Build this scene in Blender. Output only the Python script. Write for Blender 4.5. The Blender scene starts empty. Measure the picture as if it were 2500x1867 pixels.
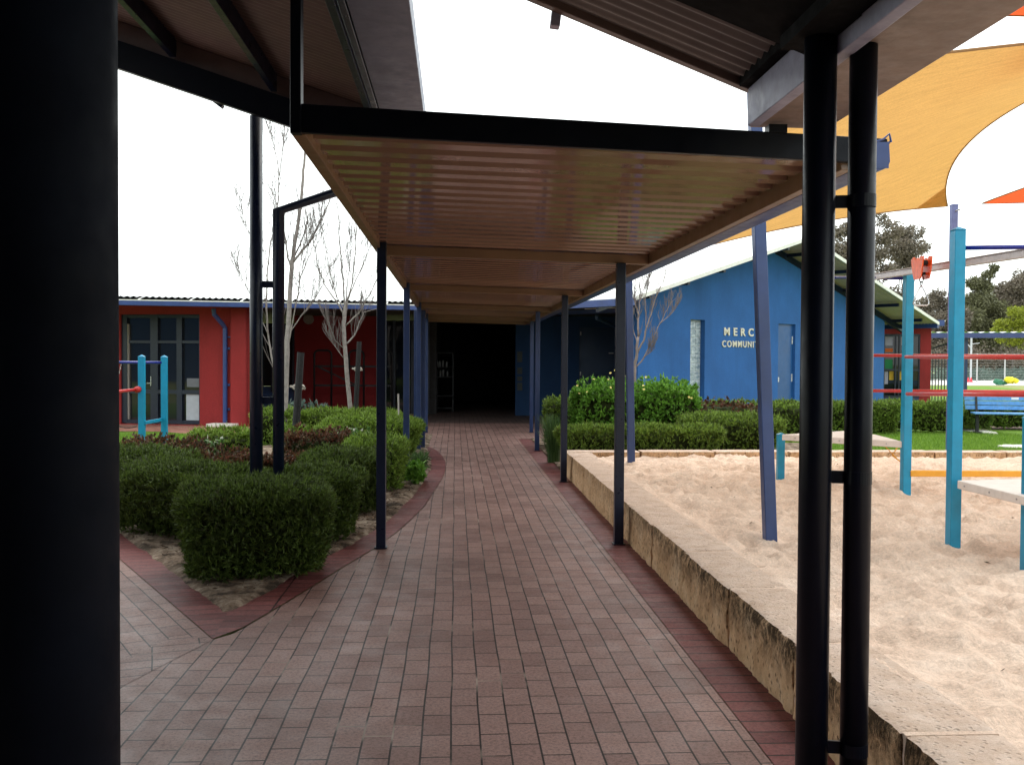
SKYS, SUNE, EXPO = .125, .5, 1.12
import bpy, math, random
import numpy as np
from mathutils import Vector, Matrix, noise
R = math.radians
random.seed(7); rng = np.random.default_rng(11)
scn = bpy.context.scene
COL = scn.collection

# ---------------------------------------------------------------- camera model (measured from the photograph)
F = 2357.0; EYE = 1.54; ROLL = .006
YAW = math.atan(138.3/F); PIT = math.atan(56.7/math.hypot(F, 138))
f0 = Vector((math.sin(YAW), math.cos(YAW), 0)); r0 = Vector((math.cos(YAW), -math.sin(YAW), 0)); zz = Vector((0, 0, 1))
fw = f0*math.cos(PIT) - zz*math.sin(PIT); u0 = zz*math.cos(PIT) + f0*math.sin(PIT)
rt = r0*math.cos(ROLL) + u0*math.sin(ROLL); up = u0*math.cos(ROLL) - r0*math.sin(ROLL)
EYEP = Vector((0, 0, EYE))
def ray(x, y): return fw*F + rt*(x-1250) + up*(933.5-y)
def G(x, y, h=0.0):
    d = ray(x, y); return EYEP + d*((h-EYE)/d.z)
def D(x, y, dist): return EYEP + ray(x, y)*(dist/F)
def LC(lat, dep, z): return Vector((r0.x*lat+f0.x*dep, r0.y*lat+f0.y*dep, z))

# ---------------------------------------------------------------- materials
def lin(c):
    return tuple(((v/255)/12.92 if v/255 <= .04045 else (((v/255)+.055)/1.055)**2.4) for v in c)
MATS = {}
def nmat(name):
    m = bpy.data.materials.new(name); m.use_nodes = True
    nt = m.node_tree; b = nt.nodes['Principled BSDF']
    return m, nt, b
def N(nt, t, **kw):
    n = nt.nodes.new(t)
    for k, v in kw.items():
        if k.startswith('i_'):
            n.inputs[k[2:].replace('_', ' ')].default_value = v
        else: setattr(n, k, v)
    return n
def ramp(nt, stops, interp='LINEAR'):
    n = nt.nodes.new('ShaderNodeValToRGB'); cr = n.color_ramp; cr.interpolation = interp
    while len(cr.elements) < len(stops): cr.elements.new(.5)
    for e, (p, c) in zip(cr.elements, stops):
        e.position = p; e.color = (c[0], c[1], c[2], 1) if not isinstance(c, (int, float)) else (c, c, c, 1)
    return n
def pos(nt): return N(nt, 'ShaderNodeNewGeometry').outputs['Position']
def mixc(nt, fac, a, b, mode='MIX'):
    n = nt.nodes.new('ShaderNodeMix'); n.data_type = 'RGBA'; n.blend_type = mode
    for sock, v in ((n.inputs[0], fac), (n.inputs[6], a), (n.inputs[7], b)):
        if isinstance(v, (int, float)): sock.default_value = v
        elif isinstance(v, tuple): sock.default_value = (v[0], v[1], v[2], 1)
        else: nt.links.new(v, sock)
    return n.outputs[2]
def noi(nt, scale, detail=4, rough=.6, vec=None, dist=0.0):
    n = N(nt, 'ShaderNodeTexNoise'); n.inputs['Scale'].default_value = scale; n.inputs['Detail'].default_value = detail
    n.inputs['Roughness'].default_value = rough; n.inputs['Distortion'].default_value = dist
    nt.links.new(vec if vec is not None else pos(nt), n.inputs['Vector']); return n.outputs['Fac']
def vmap(nt, vec, scale=(1, 1, 1), rot=(0, 0, 0), loc=(0, 0, 0)):
    n = N(nt, 'ShaderNodeMapping'); n.inputs['Scale'].default_value = scale; n.inputs['Rotation'].default_value = rot
    n.inputs['Location'].default_value = loc; nt.links.new(vec, n.inputs['Vector']); return n.outputs[0]
def bump(nt, b, h, strength=.3, dist=.01):
    n = N(nt, 'ShaderNodeBump'); n.inputs['Strength'].default_value = strength; n.inputs['Distance'].default_value = dist
    nt.links.new(h, n.inputs['Height']); nt.links.new(n.outputs[0], b.inputs['Normal']); return n
def paint(name, col, rough=.4, var=.25, scale=6, metallic=0.0, bumpy=.05, spec=.5, dirt=None, streak=False):
    """painted / coated surface with uneven fade, fine orange-peel and optional dirt of its own"""
    m, nt, b = nmat(name)
    vec = pos(nt)
    f = noi(nt, scale, 5, .65, vmap(nt, vec, (1, 1, .25)) if streak else vec)
    rp = ramp(nt, [(.3, tuple(c*(1-var) for c in col)), (.7, tuple(min(1, c*(1+var)) for c in col))])
    nt.links.new(f, rp.inputs[0]); c = rp.outputs[0]
    if dirt:
        f2 = noi(nt, scale*.6, 8, .75, vmap(nt, vec, (1, 1, .4), loc=(3, 7, 1)))
        r2 = ramp(nt, [(.52, 0.0), (.75, dirt[1])]); nt.links.new(f2, r2.inputs[0])
        c = mixc(nt, r2.outputs[0], c, dirt[0])
    nt.links.new(c, b.inputs['Base Color'])
    r3 = ramp(nt, [(.3, max(0.03, rough*.8)), (.7, min(1, rough*1.25))]); nt.links.new(noi(nt, scale*3, 4), r3.inputs[0])
    nt.links.new(r3.outputs[0], b.inputs['Roughness'])
    b.inputs['Metallic'].default_value = metallic; b.inputs['Specular IOR Level'].default_value = spec
    if bumpy: bump(nt, b, noi(nt, 90, 3), bumpy, .004)
    MATS[name] = m; return m

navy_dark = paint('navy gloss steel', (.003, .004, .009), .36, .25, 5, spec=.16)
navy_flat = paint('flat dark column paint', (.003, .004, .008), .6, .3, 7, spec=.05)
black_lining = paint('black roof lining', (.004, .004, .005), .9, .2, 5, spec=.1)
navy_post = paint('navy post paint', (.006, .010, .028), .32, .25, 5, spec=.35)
navy_lit = paint('lit navy post paint', (.012, .027, .090), .4, .2, 4)  # same post paint, bluer to carry daylight on the far posts
pole_blue = paint('shade pole paint', (.022, .046, .145), .42, .2, 3)
gutter_blue = paint('gutter blue', (.026, .055, .19), .35, .2, 5)
cream = paint('cream coated steel', (.28, .17, .125), .08, .10, 3, bumpy=0, spec=.7)
cream_beam = paint('cream beam steel', (.20, .118, .070), .35, .12, 3, bumpy=.03)
brown_soffit = paint('weathered gutter underside', (.20, .145, .125), .5, .22, 6, dirt=((.07, .05, .04), .8))
sheet_brown = paint('galvanised sheet underside', (.10, .066, .058), .4, .2, 5)
sheet_grey = paint('plain sheet underside', (.115, .095, .095), .4, .15, 5)
lavender = paint('mottled lit verge beam', (.26, .26, .37), .5, .25, 7, dirt=((.09, .09, .13), .6))  # dark beam made pale lavender, daylight on its face put into the colour
roof_white = paint('white roof sheet', (.85, .86, .84), .5, .05, 2)
roof_dark = paint('roof sheet edge', (.16, .16, .17), .6, .2, 4)
white_trim = paint('white trim', (.75, .74, .70), .5, .08, 8)
red_wall = None
def render_wall(name, col, var=.12):
    m, nt, b = nmat(name); vec = pos(nt)
    f = noi(nt, 1.3, 6, .6, vec); g = noi(nt, 45, 4, .7, vec)
    rp = ramp(nt, [(.3, tuple(c*(1-var) for c in col)), (.7, tuple(c*(1+var) for c in col))]); nt.links.new(f, rp.inputs[0])
    rp2 = ramp(nt, [(.3, .8), (.7, 1.1)]); nt.links.new(g, rp2.inputs[0])
    c = mixc(nt, 1.0, rp.outputs[0], rp2.outputs[0], 'MULTIPLY')
    st = ramp(nt, [(.48, 0.0), (.78, .5)]); nt.links.new(noi(nt, 2.2, 8, .7, vmap(nt, vec, (1, 1, .18))), st.inputs[0])
    c = mixc(nt, st.outputs[0], c, tuple(x*.55 for x in col))
    nt.links.new(c, b.inputs['Base Color']); b.inputs['Roughness'].default_value = .85
    bump(nt, b, g, .5, .01); return m
red_wall = render_wall('red rendered wall', (.29, .019, .020))
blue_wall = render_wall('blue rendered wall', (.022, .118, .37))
blue_wall_shade = render_wall('shaded blue rendered wall', (.014, .055, .15))  # blue wall darkened in colour where it stands in shade
door_blue = paint('blue door paint', (.010, .075, .24), .4, .1, 3)
navy_door = paint('navy door paint', (.008, .035, .10), .4, .1, 3)
frame_dark = paint('dark window frame', (.010, .016, .032), .35, .2, 5)
cyan = paint('cyan playground post', (.0, .23, .40), .38, .12, 9, bumpy=.12)
royal = paint('royal blue bar', (.012, .018, .22), .3, .15, 8)
red_bar = paint('red bar', (.5, .022, .022), .35, .15, 8)
yellow_beam = paint('yellow beam', (.80, .36, .03), .5, .1, 8)
cream_board = paint('cream platform board', (.72, .62, .56), .6, .08, 12, dirt=((.45, .36, .30), .5))
galv = paint('galvanised rail', (.40, .36, .37), .35, .15, 12, metallic=.6)
orange_pl = paint('orange trolley casing', (.75, .09, .01), .35, .15, 20, dirt=((.3, .04, .01), .6))
chrome = paint('steel handle', (.55, .54, .56), .25, .1, 20, metallic=.9)
dark_iron = paint('dark iron', (.01, .011, .014), .5, .2, 9)
stake_black = paint('black garden stake', (.012, .011, .012), .8, .3, 14)
stake_grey = paint('grey timber peg', (.42, .38, .35), .8, .2, 14)
tie_cloth = paint('pale tie strap', (.42, .38, .33), .8, .2, 30)
letter_cream = paint('cream letters', (.72, .66, .54), .5, .05, 12)
sign_white = paint('pale disc', (.30, .27, .26), .5, .3, 25)
white_matte = paint('white matte', (.8, .8, .8), .6, .05, 9)
paper_w = paint('pale paper', (.42, .38, .46), .8, .08, 9)
paper_o = paint('orange paper', (.65, .13, .02), .8, .08, 9)
paper_g = paint('green paper', (.02, .20, .07), .8, .08, 9)
paper_y = paint('yellow paper', (.62, .36, .03), .8, .08, 9)
bench_blue = paint('pale blue slats', (.10, .30, .62), .45, .18, 14, dirt=((.3, .42, .55), .5))
concrete = paint('pale concrete pad', (.78, .74, .68), .85, .1, 10, bumpy=.3)
cone_pink = paint('pink red plastic', (.75, .05, .07), .5, .1, 9)
toy_yellow = paint('yellow cloth', (.75, .65, .03), .8, .2, 9)
toy_green = paint('dark green cloth', (.03, .16, .09), .8, .25, 9)
car_blue = paint('dark blue car paint', (.02, .03, .12), .25, .1, 5)
rubber = paint('rubber', (.015, .015, .015), .8, .1, 9)

def glass_mat(name, col=(.012, .014, .018), rough=.06):
    m, nt, b = nmat(name); b.inputs['Base Color'].default_value = (*col, 1); b.inputs['Roughness'].default_value = rough
    b.inputs['Specular IOR Level'].default_value = .5
    bump(nt, b, noi(nt, 2.0, 2), .02, .02); return m
dark_glass = glass_mat('dark window glass', rough=.03)
def gblock():
    m, nt, b = nmat('glass block'); b.inputs['Base Color'].default_value = (.42, .46, .50, 1)
    b.inputs['Roughness'].default_value = .12; b.inputs['Specular IOR Level'].default_value = .8
    rp = ramp(nt, [(.3, (.14, .20, .26)), (.7, (.50, .56, .60))]); nt.links.new(noi(nt, 9, 3, .5, vmap(nt, pos(nt), (1, 1, 2.2))), rp.inputs[0])
    nt.links.new(rp.outputs[0], b.inputs['Base Color']); bump(nt, b, noi(nt, 25, 2), .4, .01); return m
glass_block = gblock()

def brick_mat(name, c1, c2, cm, rot, bw=.219, rh=.1185, off=.5, rough=.46, mort=.0044, loc=(0, 0, 0), spread=.35):
    m, nt, b = nmat(name); p0 = pos(nt)
    # slight waviness so that courses are not ruler straight
    wn = N(nt, 'ShaderNodeTexNoise'); wn.inputs['Scale'].default_value = .9; wn.inputs['Detail'].default_value = 2; nt.links.new(p0, wn.inputs['Vector'])
    sc = N(nt, 'ShaderNodeVectorMath', operation='SCALE'); nt.links.new(wn.outputs['Color'], sc.inputs[0]); sc.inputs['Scale'].default_value = .022
    ad = N(nt, 'ShaderNodeVectorMath', operation='ADD'); nt.links.new(p0, ad.inputs[0]); nt.links.new(sc.outputs[0], ad.inputs[1])
    v = vmap(nt, ad.outputs[0], rot=(0, 0, rot), loc=loc)
    br = N(nt, 'ShaderNodeTexBrick'); br.offset = off; br.inputs['Scale'].default_value = 1
    br.inputs['Brick Width'].default_value = bw; br.inputs['Row Height'].default_value = rh
    br.inputs['Mortar Size'].default_value = mort; br.inputs['Mortar Smooth'].default_value = .15; br.inputs['Bias'].default_value = 0
    br.inputs['Color1'].default_value = (0, 0, 0, 1); br.inputs['Color2'].default_value = (1, 1, 1, 1); br.inputs['Mortar'].default_value = (.5, .5, .5, 1)
    nt.links.new(v, br.inputs['Vector'])
    per = ramp(nt, [(0, c1), (.5, tuple((a+d)/2*1.05 for a, d in zip(c1, c2))), (1, c2)]); nt.links.new(br.outputs['Color'], per.inputs[0])
    sp = ramp(nt, [(.36, .35), (.5, 1.0), (.64, 1.32)]); nt.links.new(noi(nt, 62, 5, .9), sp.inputs[0])
    c = mixc(nt, .85, per.outputs[0], sp.outputs[0], 'MULTIPLY')
    lg = ramp(nt, [(.3, .76), (.7, 1.16)]); nt.links.new(noi(nt, .8, 6, .65), lg.inputs[0])
    c = mixc(nt, 1.0, c, lg.outputs[0], 'MULTIPLY')
    # sand brushed into some joints
    sj = ramp(nt, [(.58, cm), (.70, (.36, .28, .23))]); nt.links.new(noi(nt, 1.7, 3), sj.inputs[0])
    c = mixc(nt, br.outputs['Fac'], c, sj.outputs[0])
    nt.links.new(c, b.inputs['Base Color'])
    rr = ramp(nt, [(.3, rough-.1), (.7, rough+.18)]); nt.links.new(noi(nt, 5, 5, .7), rr.inputs[0]); nt.links.new(rr.outputs[0], b.inputs['Roughness'])
    h = mixc(nt, br.outputs['Fac'], noi(nt, 160, 3, .8), (-2.2, -2.2, -2.2))
    mm = N(nt, 'ShaderNodeMath', operation='MULTIPLY'); nt.links.new(br.outputs['Fac'], mm.inputs[0]); mm.inputs[1].default_value = -3.0
    m2 = N(nt, 'ShaderNodeMath', operation='ADD'); nt.links.new(mm.outputs[0], m2.inputs[0]); nt.links.new(noi(nt, 160, 3, .8), m2.inputs[1])
    m3 = N(nt, 'ShaderNodeMath', operation='MULTIPLY_ADD'); nt.links.new(br.outputs['Color'], m3.inputs[0]); m3.inputs[1].default_value = .8; nt.links.new(m2.outputs[0], m3.inputs[2])
    bump(nt, b, m3.outputs[0], .35, .0025)
    b.inputs['Specular IOR Level'].default_value = .26
    return m
PV1, PV2 = (.228, .130, .114), (.315, .192, .167)
pave_main = brick_mat('pinkish brown clay paving', PV1, PV2, (.018, .009, .008), R(90))
pave_left = brick_mat('clay paving laid askew', PV1, PV2, (.03, .02, .018), R(90-29.6))
pave_head = brick_mat('clay paving header course', PV1, PV2, (.03, .02, .018), R(-17), off=0, bw=.24)
edge_red = brick_mat('red brick edging', (.135, .038, .038), (.21, .068, .064), (.018, .007, .007), 0, bw=3.0, off=0, loc=(1.1, 0, 0), rough=.5, mort=.006)
edge_red2 = brick_mat('red brick edging askew', (.135, .038, .038), (.21, .068, .064), (.018, .007, .007), R(-12), bw=3.0, off=0, loc=(1.1, 0, 0), rough=.5, mort=.006)
pave_entry = brick_mat('shaded entry floor', (.11, .075, .065), (.16, .11, .10), (.02, .015, .014), R(90), rough=.6)  # paving colours darkened to hold the shade of the entry
apron_mat = brick_mat('reddish apron paving', (.36, .15, .11), (.50, .25, .19), (.12, .06, .05), R(45), rough=.7)

def ground_mat(name, stops, scale, bscale=60, bs=.5, bd=.01, rough=.95, spec=.2):
    m, nt, b = nmat(name)
    rp = ramp(nt, stops); nt.links.new(noi(nt, scale, 8, .7), rp.inputs[0])
    r2 = ramp(nt, [(.3, .8), (.7, 1.15)]); nt.links.new(noi(nt, bscale, 5, .75), r2.inputs[0])
    nt.links.new(mixc(nt, 1, rp.outputs[0], r2.outputs[0], 'MULTIPLY'), b.inputs['Base Color'])
    b.inputs['Roughness'].default_value = rough; b.inputs['Specular IOR Level'].default_value = spec
    bump(nt, b, noi(nt, bscale, 6, .75), bs, bd); return m
sand_mat = ground_mat('play sand', [(.25, (.60, .43, .33)), (.5, (.73, .55, .435)), (.8, (.83, .67, .56))], 3.0, 48, .8, .018)
bed_mat = ground_mat('sandy garden bed', [(.40, (.05, .035, .024)), (.52, (.20, .14, .10)), (.68, (.44, .36, .28))], 5.5, 40, .8, .02)  # dark stops also hold the shadow under the hedges
lawn_mat = ground_mat('mown lawn', [(.3, (.10, .19, .018)), (.7, (.18, .30, .04))], 4, 90, .8, .03)
dry_mat = ground_mat('ground beyond', [(.3, (.17, .21, .05)), (.7, (.30, .30, .12))], .3, 8, .6, .05)
road_mat = ground_mat('pale path', [(.3, (.6, .58, .55)), (.7, (.72, .70, .66))], .5, 20, .3, .02)
hill_mat = ground_mat('hazy distant hill scrub', [(.3, (.13, .16, .22)), (.7, (.22, .22, .27))], .02, .3, .5, 1)  # bluish, distance haze put into the scrub colour
floor_mat = ground_mat('concrete slab', [(.3, (.06, .055, .05)), (.7, (.09, .08, .075))], 2, 30, .2, .01, rough=.6)

def stone_mat():
    m, nt, b = nmat('limestone block'); v = pos(nt)
    rp = ramp(nt, [(.25, (.38, .21, .10)), (.5, (.66, .42, .24)), (.75, (.80, .58, .38))]); nt.links.new(noi(nt, 5, 8, .7), rp.inputs[0])
    pit = N(nt, 'ShaderNodeTexVoronoi'); pit.inputs['Scale'].default_value = 38; nt.links.new(vmap(nt, v, (1, 1, .6)), pit.inputs['Vector'])
    pr = ramp(nt, [(.12, .25), (.34, 1.0)]); nt.links.new(pit.outputs['Distance'], pr.inputs[0])
    c = mixc(nt, .85, rp.outputs[0], pr.outputs[0], 'MULTIPLY')
    # upward faces paler and pinkish, side faces with dark lichen near the arris
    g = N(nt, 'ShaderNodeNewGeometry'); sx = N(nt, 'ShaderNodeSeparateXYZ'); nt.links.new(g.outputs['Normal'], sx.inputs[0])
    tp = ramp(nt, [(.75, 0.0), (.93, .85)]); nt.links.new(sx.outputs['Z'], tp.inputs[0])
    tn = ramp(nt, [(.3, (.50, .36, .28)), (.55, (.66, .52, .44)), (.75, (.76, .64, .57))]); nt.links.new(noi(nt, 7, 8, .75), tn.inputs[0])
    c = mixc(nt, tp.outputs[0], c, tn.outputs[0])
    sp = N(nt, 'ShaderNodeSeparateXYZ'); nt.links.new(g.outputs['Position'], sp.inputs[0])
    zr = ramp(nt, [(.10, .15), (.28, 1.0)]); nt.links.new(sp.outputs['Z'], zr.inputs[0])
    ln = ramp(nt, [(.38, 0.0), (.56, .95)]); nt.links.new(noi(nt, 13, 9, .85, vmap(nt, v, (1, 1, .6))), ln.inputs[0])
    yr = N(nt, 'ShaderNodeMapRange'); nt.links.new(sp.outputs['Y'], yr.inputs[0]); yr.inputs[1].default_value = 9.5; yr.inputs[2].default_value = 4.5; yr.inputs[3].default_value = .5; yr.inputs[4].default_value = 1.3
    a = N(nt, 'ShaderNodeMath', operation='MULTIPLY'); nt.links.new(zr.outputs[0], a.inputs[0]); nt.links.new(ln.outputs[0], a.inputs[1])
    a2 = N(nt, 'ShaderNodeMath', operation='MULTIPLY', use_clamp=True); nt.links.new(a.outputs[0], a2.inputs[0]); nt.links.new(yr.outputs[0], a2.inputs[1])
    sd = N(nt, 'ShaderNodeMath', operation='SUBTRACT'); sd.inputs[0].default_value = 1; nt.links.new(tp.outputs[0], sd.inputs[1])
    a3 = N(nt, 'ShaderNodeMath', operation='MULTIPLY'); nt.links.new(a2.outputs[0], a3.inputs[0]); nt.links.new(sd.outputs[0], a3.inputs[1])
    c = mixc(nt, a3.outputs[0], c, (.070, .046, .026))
    tl = ramp(nt, [(.60, 0.0), (.72, .6)]); nt.links.new(noi(nt, 6, 8, .8, vmap(nt, v, loc=(5, 2, 0))), tl.inputs[0])
    y2 = N(nt, 'ShaderNodeMapRange'); nt.links.new(sp.outputs['Y'], y2.inputs[0]); y2.inputs[1].default_value = 5.5; y2.inputs[2].default_value = 3.8
    a4 = N(nt, 'ShaderNodeMath', operation='MULTIPLY', use_clamp=True); nt.links.new(tl.outputs[0], a4.inputs[0]); nt.links.new(y2.outputs[0], a4.inputs[1])
    c = mixc(nt, a4.outputs[0], c, (.12, .10, .07))
    nt.links.new(c, b.inputs['Base Color']); b.inputs['Roughness'].default_value = .95; b.inputs['Specular IOR Level'].default_value = .15
    hh = N(nt, 'ShaderNodeMath', operation='ADD'); nt.links.new(pr.outputs[0], hh.inputs[0]); nt.links.new(noi(nt, 45, 6, .8), hh.inputs[1])
    bump(nt, b, hh.outputs[0], .8, .012); return m
stone = stone_mat()

def leaf_mat(name, stops, rough=.55, trans=.25, clump=3.0):
    m, nt, b = nmat(name)
    g = N(nt, 'ShaderNodeNewGeometry'); rp = ramp(nt, stops)
    a = N(nt, 'ShaderNodeMath', operation='MULTIPLY_ADD'); nt.links.new(g.outputs['Random Per Island'], a.inputs[0]); a.inputs[1].default_value = .55
    n2 = N(nt, 'ShaderNodeMath', operation='MULTIPLY'); nt.links.new(noi(nt, clump, 3), n2.inputs[0]); n2.inputs[1].default_value = .5
    nt.links.new(n2.outputs[0], a.inputs[2]); nt.links.new(a.outputs[0], rp.inputs[0])
    nt.links.new(rp.outputs[0], b.inputs['Base Color']); b.inputs['Roughness'].default_value = rough; b.inputs['Specular IOR Level'].default_value = .3
    out = nt.nodes['Material Output']; tr = N(nt, 'ShaderNodeBsdfTranslucent'); nt.links.new(rp.outputs[0], tr.inputs[0])
    mx = N(nt, 'ShaderNodeMixShader'); mx.inputs[0].default_value = trans; nt.links.new(b.outputs[0], mx.inputs[1]); nt.links.new(tr.outputs[0], mx.inputs[2]); nt.links.new(mx.outputs[0], out.inputs[0])
    return m
hedge_leaf = leaf_mat('hedge needles', [(.14, (.055, .042, .018)), (.24, (.030, .042, .010)), (.5, (.065, .10, .018)), (.85, (.14, .21, .035))])
hedge_leaf2 = leaf_mat('bright hedge needles', [(.14, (.13, .09, .035)), (.24, (.065, .095, .016)), (.5, (.15, .24, .03)), (.85, (.27, .40, .06))])
hedge_right = leaf_mat('dense hedge leaves', [(.14, (.15, .10, .045)), (.25, (.06, .085, .018)), (.5, (.14, .22, .035)), (.85, (.27, .40, .06))])
core_mat = paint('hedge inner twigs', (.020, .026, .008), .95, .5, 20, spec=.05)
red_leaf = leaf_mat('red brown leaves', [(.15, (.035, .030, .014)), (.45, (.075, .050, .025)), (.7, (.17, .055, .035)), (.9, (.10, .12, .035))])
bush_leaf = leaf_mat('daisy bush leaves', [(.15, (.05, .12, .018)), (.5, (.12, .27, .03)), (.85, (.22, .44, .06))])
strap_leaf = leaf_mat('strappy leaves', [(.15, (.03, .065, .02)), (.6, (.06, .12, .03)), (.9, (.12, .18, .06))])
silver_leaf = leaf_mat('silver leaves', [(.2, (.05, .085, .07)), (.8, (.15, .20, .17))])
varieg = leaf_mat('variegated leaves', [(.3, (.06, .14, .03)), (.62, (.14, .26, .06)), (.7, (.6, .62, .5)), (.9, (.7, .7, .6))])
gum_leaf = leaf_mat('gum leaves', [(.15, (.09, .075, .058)), (.5, (.17, .145, .11)), (.85, (.26, .21, .165))], trans=.15, clump=.4)
gum_leaf2 = leaf_mat('green gum leaves', [(.15, (.085, .085, .05)), (.5, (.15, .15, .08)), (.85, (.22, .22, .11))], trans=.15, clump=.4)
wattle_leaf = leaf_mat('yellow green leaves', [(.15, (.14, .17, .015)), (.5, (.27, .31, .03)), (.85, (.42, .46, .05))], trans=.2, clump=.8)
grass_leaf = leaf_mat('lawn blades', [(.15, (.08, .16, .012)), (.5, (.15, .28, .03)), (.85, (.25, .40, .05))])
litter_mat = leaf_mat('fallen litter', [(.2, (.04, .025, .015)), (.6, (.12, .075, .045)), (.9, (.3, .2, .12))], trans=0)
petal = paint('pale yellow petals', (.75, .62, .18), .6, .1, 9)
petal_w = paint('white petals', (.85, .85, .85), .6, .05, 9)
bark = paint('pale bark', (.25, .22, .205), .85, .3, 14, bumpy=.6, dirt=((.12, .10, .09), .7))
bark_tw = paint('dark twig bark', (.15, .125, .12), .85, .25, 14, bumpy=0)
bark_r = paint('greyish twig bark', (.24, .19, .18), .85, .25, 14, bumpy=.4)
bark_d = paint('dark gum bark', (.12, .10, .085), .9, .3, 6, bumpy=.4)

def sail_mat(name, col, tcol, tr=.45):
    m, nt, b = nmat(name); v = pos(nt)
    wv = noi(nt, 60, 3, .6, vmap(nt, v, (1, 1, 1), rot=(0, 0, R(35))))
    st = noi(nt, 3.5, 5, .6, vmap(nt, v, (1, 6, 1), rot=(0, 0, R(-38))))
    r1 = ramp(nt, [(.3, .86), (.7, 1.1)]); nt.links.new(wv, r1.inputs[0]); r2 = ramp(nt, [(.3, .88), (.7, 1.08)]); nt.links.new(st, r2.inputs[0])
    c = mixc(nt, 1, mixc(nt, 1, col, r1.outputs[0], 'MULTIPLY'), r2.outputs[0], 'MULTIPLY')
    c2 = mixc(nt, 1, mixc(nt, 1, tcol, r1.outputs[0], 'MULTIPLY'), r2.outputs[0], 'MULTIPLY')
    nt.links.new(c, b.inputs['Base Color']); b.inputs['Roughness'].default_value = .9
    out = nt.nodes['Material Output']; t = N(nt, 'ShaderNodeBsdfTranslucent'); nt.links.new(c2, t.inputs[0])
    mx = N(nt, 'ShaderNodeMixShader'); mx.inputs[0].default_value = tr; nt.links.new(b.outputs[0], mx.inputs[1]); nt.links.new(t.outputs[0], mx.inputs[2]); nt.links.new(mx.outputs[0], out.inputs[0])
    bump(nt, b, wv, .2, .01); return m
sail_yellow = sail_mat('golden shade cloth', (.54, .30, .08), (.72, .42, .14), .36)
sail_red = sail_mat('orange red shade cloth', (.65, .10, .03), (.95, .13, .04))
sail_hem = paint('shade cloth hem', (.28, .16, .07), .9, .1, 20)

# ---------------------------------------------------------------- mesh helpers
class MB:
    def __init__(s): s.v = []; s.f = []
    def add(s, vs, fs):
        o = len(s.v); s.v += [tuple(v) for v in vs]; s.f += [tuple(i+o for i in f) for f in fs]; return s
    def hexa(s, p):   # 8 points: bottom 4 ccw, top 4 ccw
        return s.add(p, [(3, 2, 1, 0), (4, 5, 6, 7), (0, 1, 5, 4), (1, 2, 6, 5), (2, 3, 7, 6), (3, 0, 4, 7)])
    def box(s, c, size, rot=None, axes=None):
        c = Vector(c); hx, hy, hz = (d/2 for d in size)
        if axes is None:
            M = rot.to_matrix() if hasattr(rot, 'to_matrix') else (Matrix.Rotation(rot, 3, 'Z') if rot else Matrix.Identity(3))
            ax = [M @ Vector(a) for a in ((1, 0, 0), (0, 1, 0), (0, 0, 1))]
        else: ax = axes
        P = [c+ax[0]*(hx*a)+ax[1]*(hy*b)+ax[2]*(hz*d) for d in (-1, 1) for a, b in ((-1, -1), (1, -1), (1, 1), (-1, 1))]
        return s.hexa(P)
    def bb(s, x0, x1, y0, y1, z0, z1): return s.box(((x0+x1)/2, (y0+y1)/2, (z0+z1)/2), (x1-x0, y1-y0, z1-z0))
    def bar(s, a, b, w, h, roll=0.0, upv=(0, 0, 1)):
        a = Vector(a); b = Vector(b); d = (b-a); L = d.length; d.normalize()
        side = d.cross(Vector(upv))
        if side.length < 1e-4: side = Vector((1, 0, 0))
        side.normalize(); u = side.cross(d).normalized()
        if roll:
            q = Matrix.Rotation(roll, 3, d); side = q @ side; u = q @ u
        return s.box((a+b)/2, (w, L, h), axes=[side, d, u])
    def tube(s, pts, rad, n=10, cap=True):
        pts = [Vector(p) for p in pts]; m = len(pts)
        if isinstance(rad, (int, float)): rad = [rad]*m
        prev = None; V = []
        for i, p in enumerate(pts):
            t = (pts[min(i+1, m-1)]-pts[max(i-1, 0)]).normalized()
            if prev is None:
                a = Vector((0, 0, 1)) if abs(t.z) < .9 else Vector((1, 0, 0)); x = t.cross(a).normalized()
            else: x = (prev - t*prev.dot(t)).normalized()
            prev = x; y = t.cross(x)
            for k in range(n):
                an = 2*math.pi*k/n; V.append(p+(x*math.cos(an)+y*math.sin(an))*rad[i])
        Fc = []
        for i in range(m-1):
            for k in range(n):
                a = i*n+k; b = i*n+(k+1) % n; Fc.append((a, b, b+n, a+n))
        if cap: Fc.append(tuple(range(n-1, -1, -1))); Fc.append(tuple(range((m-1)*n, m*n)))
        return s.add(V, Fc)
    def prism(s, poly, z0, z1):
        n = len(poly); V = [(p[0], p[1], z0) for p in poly]+[(p[0], p[1], z1) for p in poly]
        return s.add(V, [tuple(range(n-1, -1, -1)), tuple(range(n, 2*n))]+[(i, (i+1) % n, n+(i+1) % n, n+i) for i in range(n)])
    def sheet(s, poly, z):
        return s.add([(p[0], p[1], z) for p in poly], [tuple(range(len(poly)))])
    def build(s, name, mat, parent=None, smooth=False, bevel=0, seg=2):
        me = bpy.data.meshes.new(name); me.from_pydata(s.v, [], s.f); me.update()
        o = bpy.data.objects.new(name, me); COL.objects.link(o); me.materials.append(mat)
        if smooth:
            for p in me.polygons: p.use_smooth = True
        if parent: o.parent = parent
        if bevel:
            md = o.modifiers.new('bevel', 'BEVEL'); md.width = bevel; md.segments = seg; md.limit_method = 'ANGLE'; md.angle_limit = R(40); md.harden_normals = False
        return o
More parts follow.
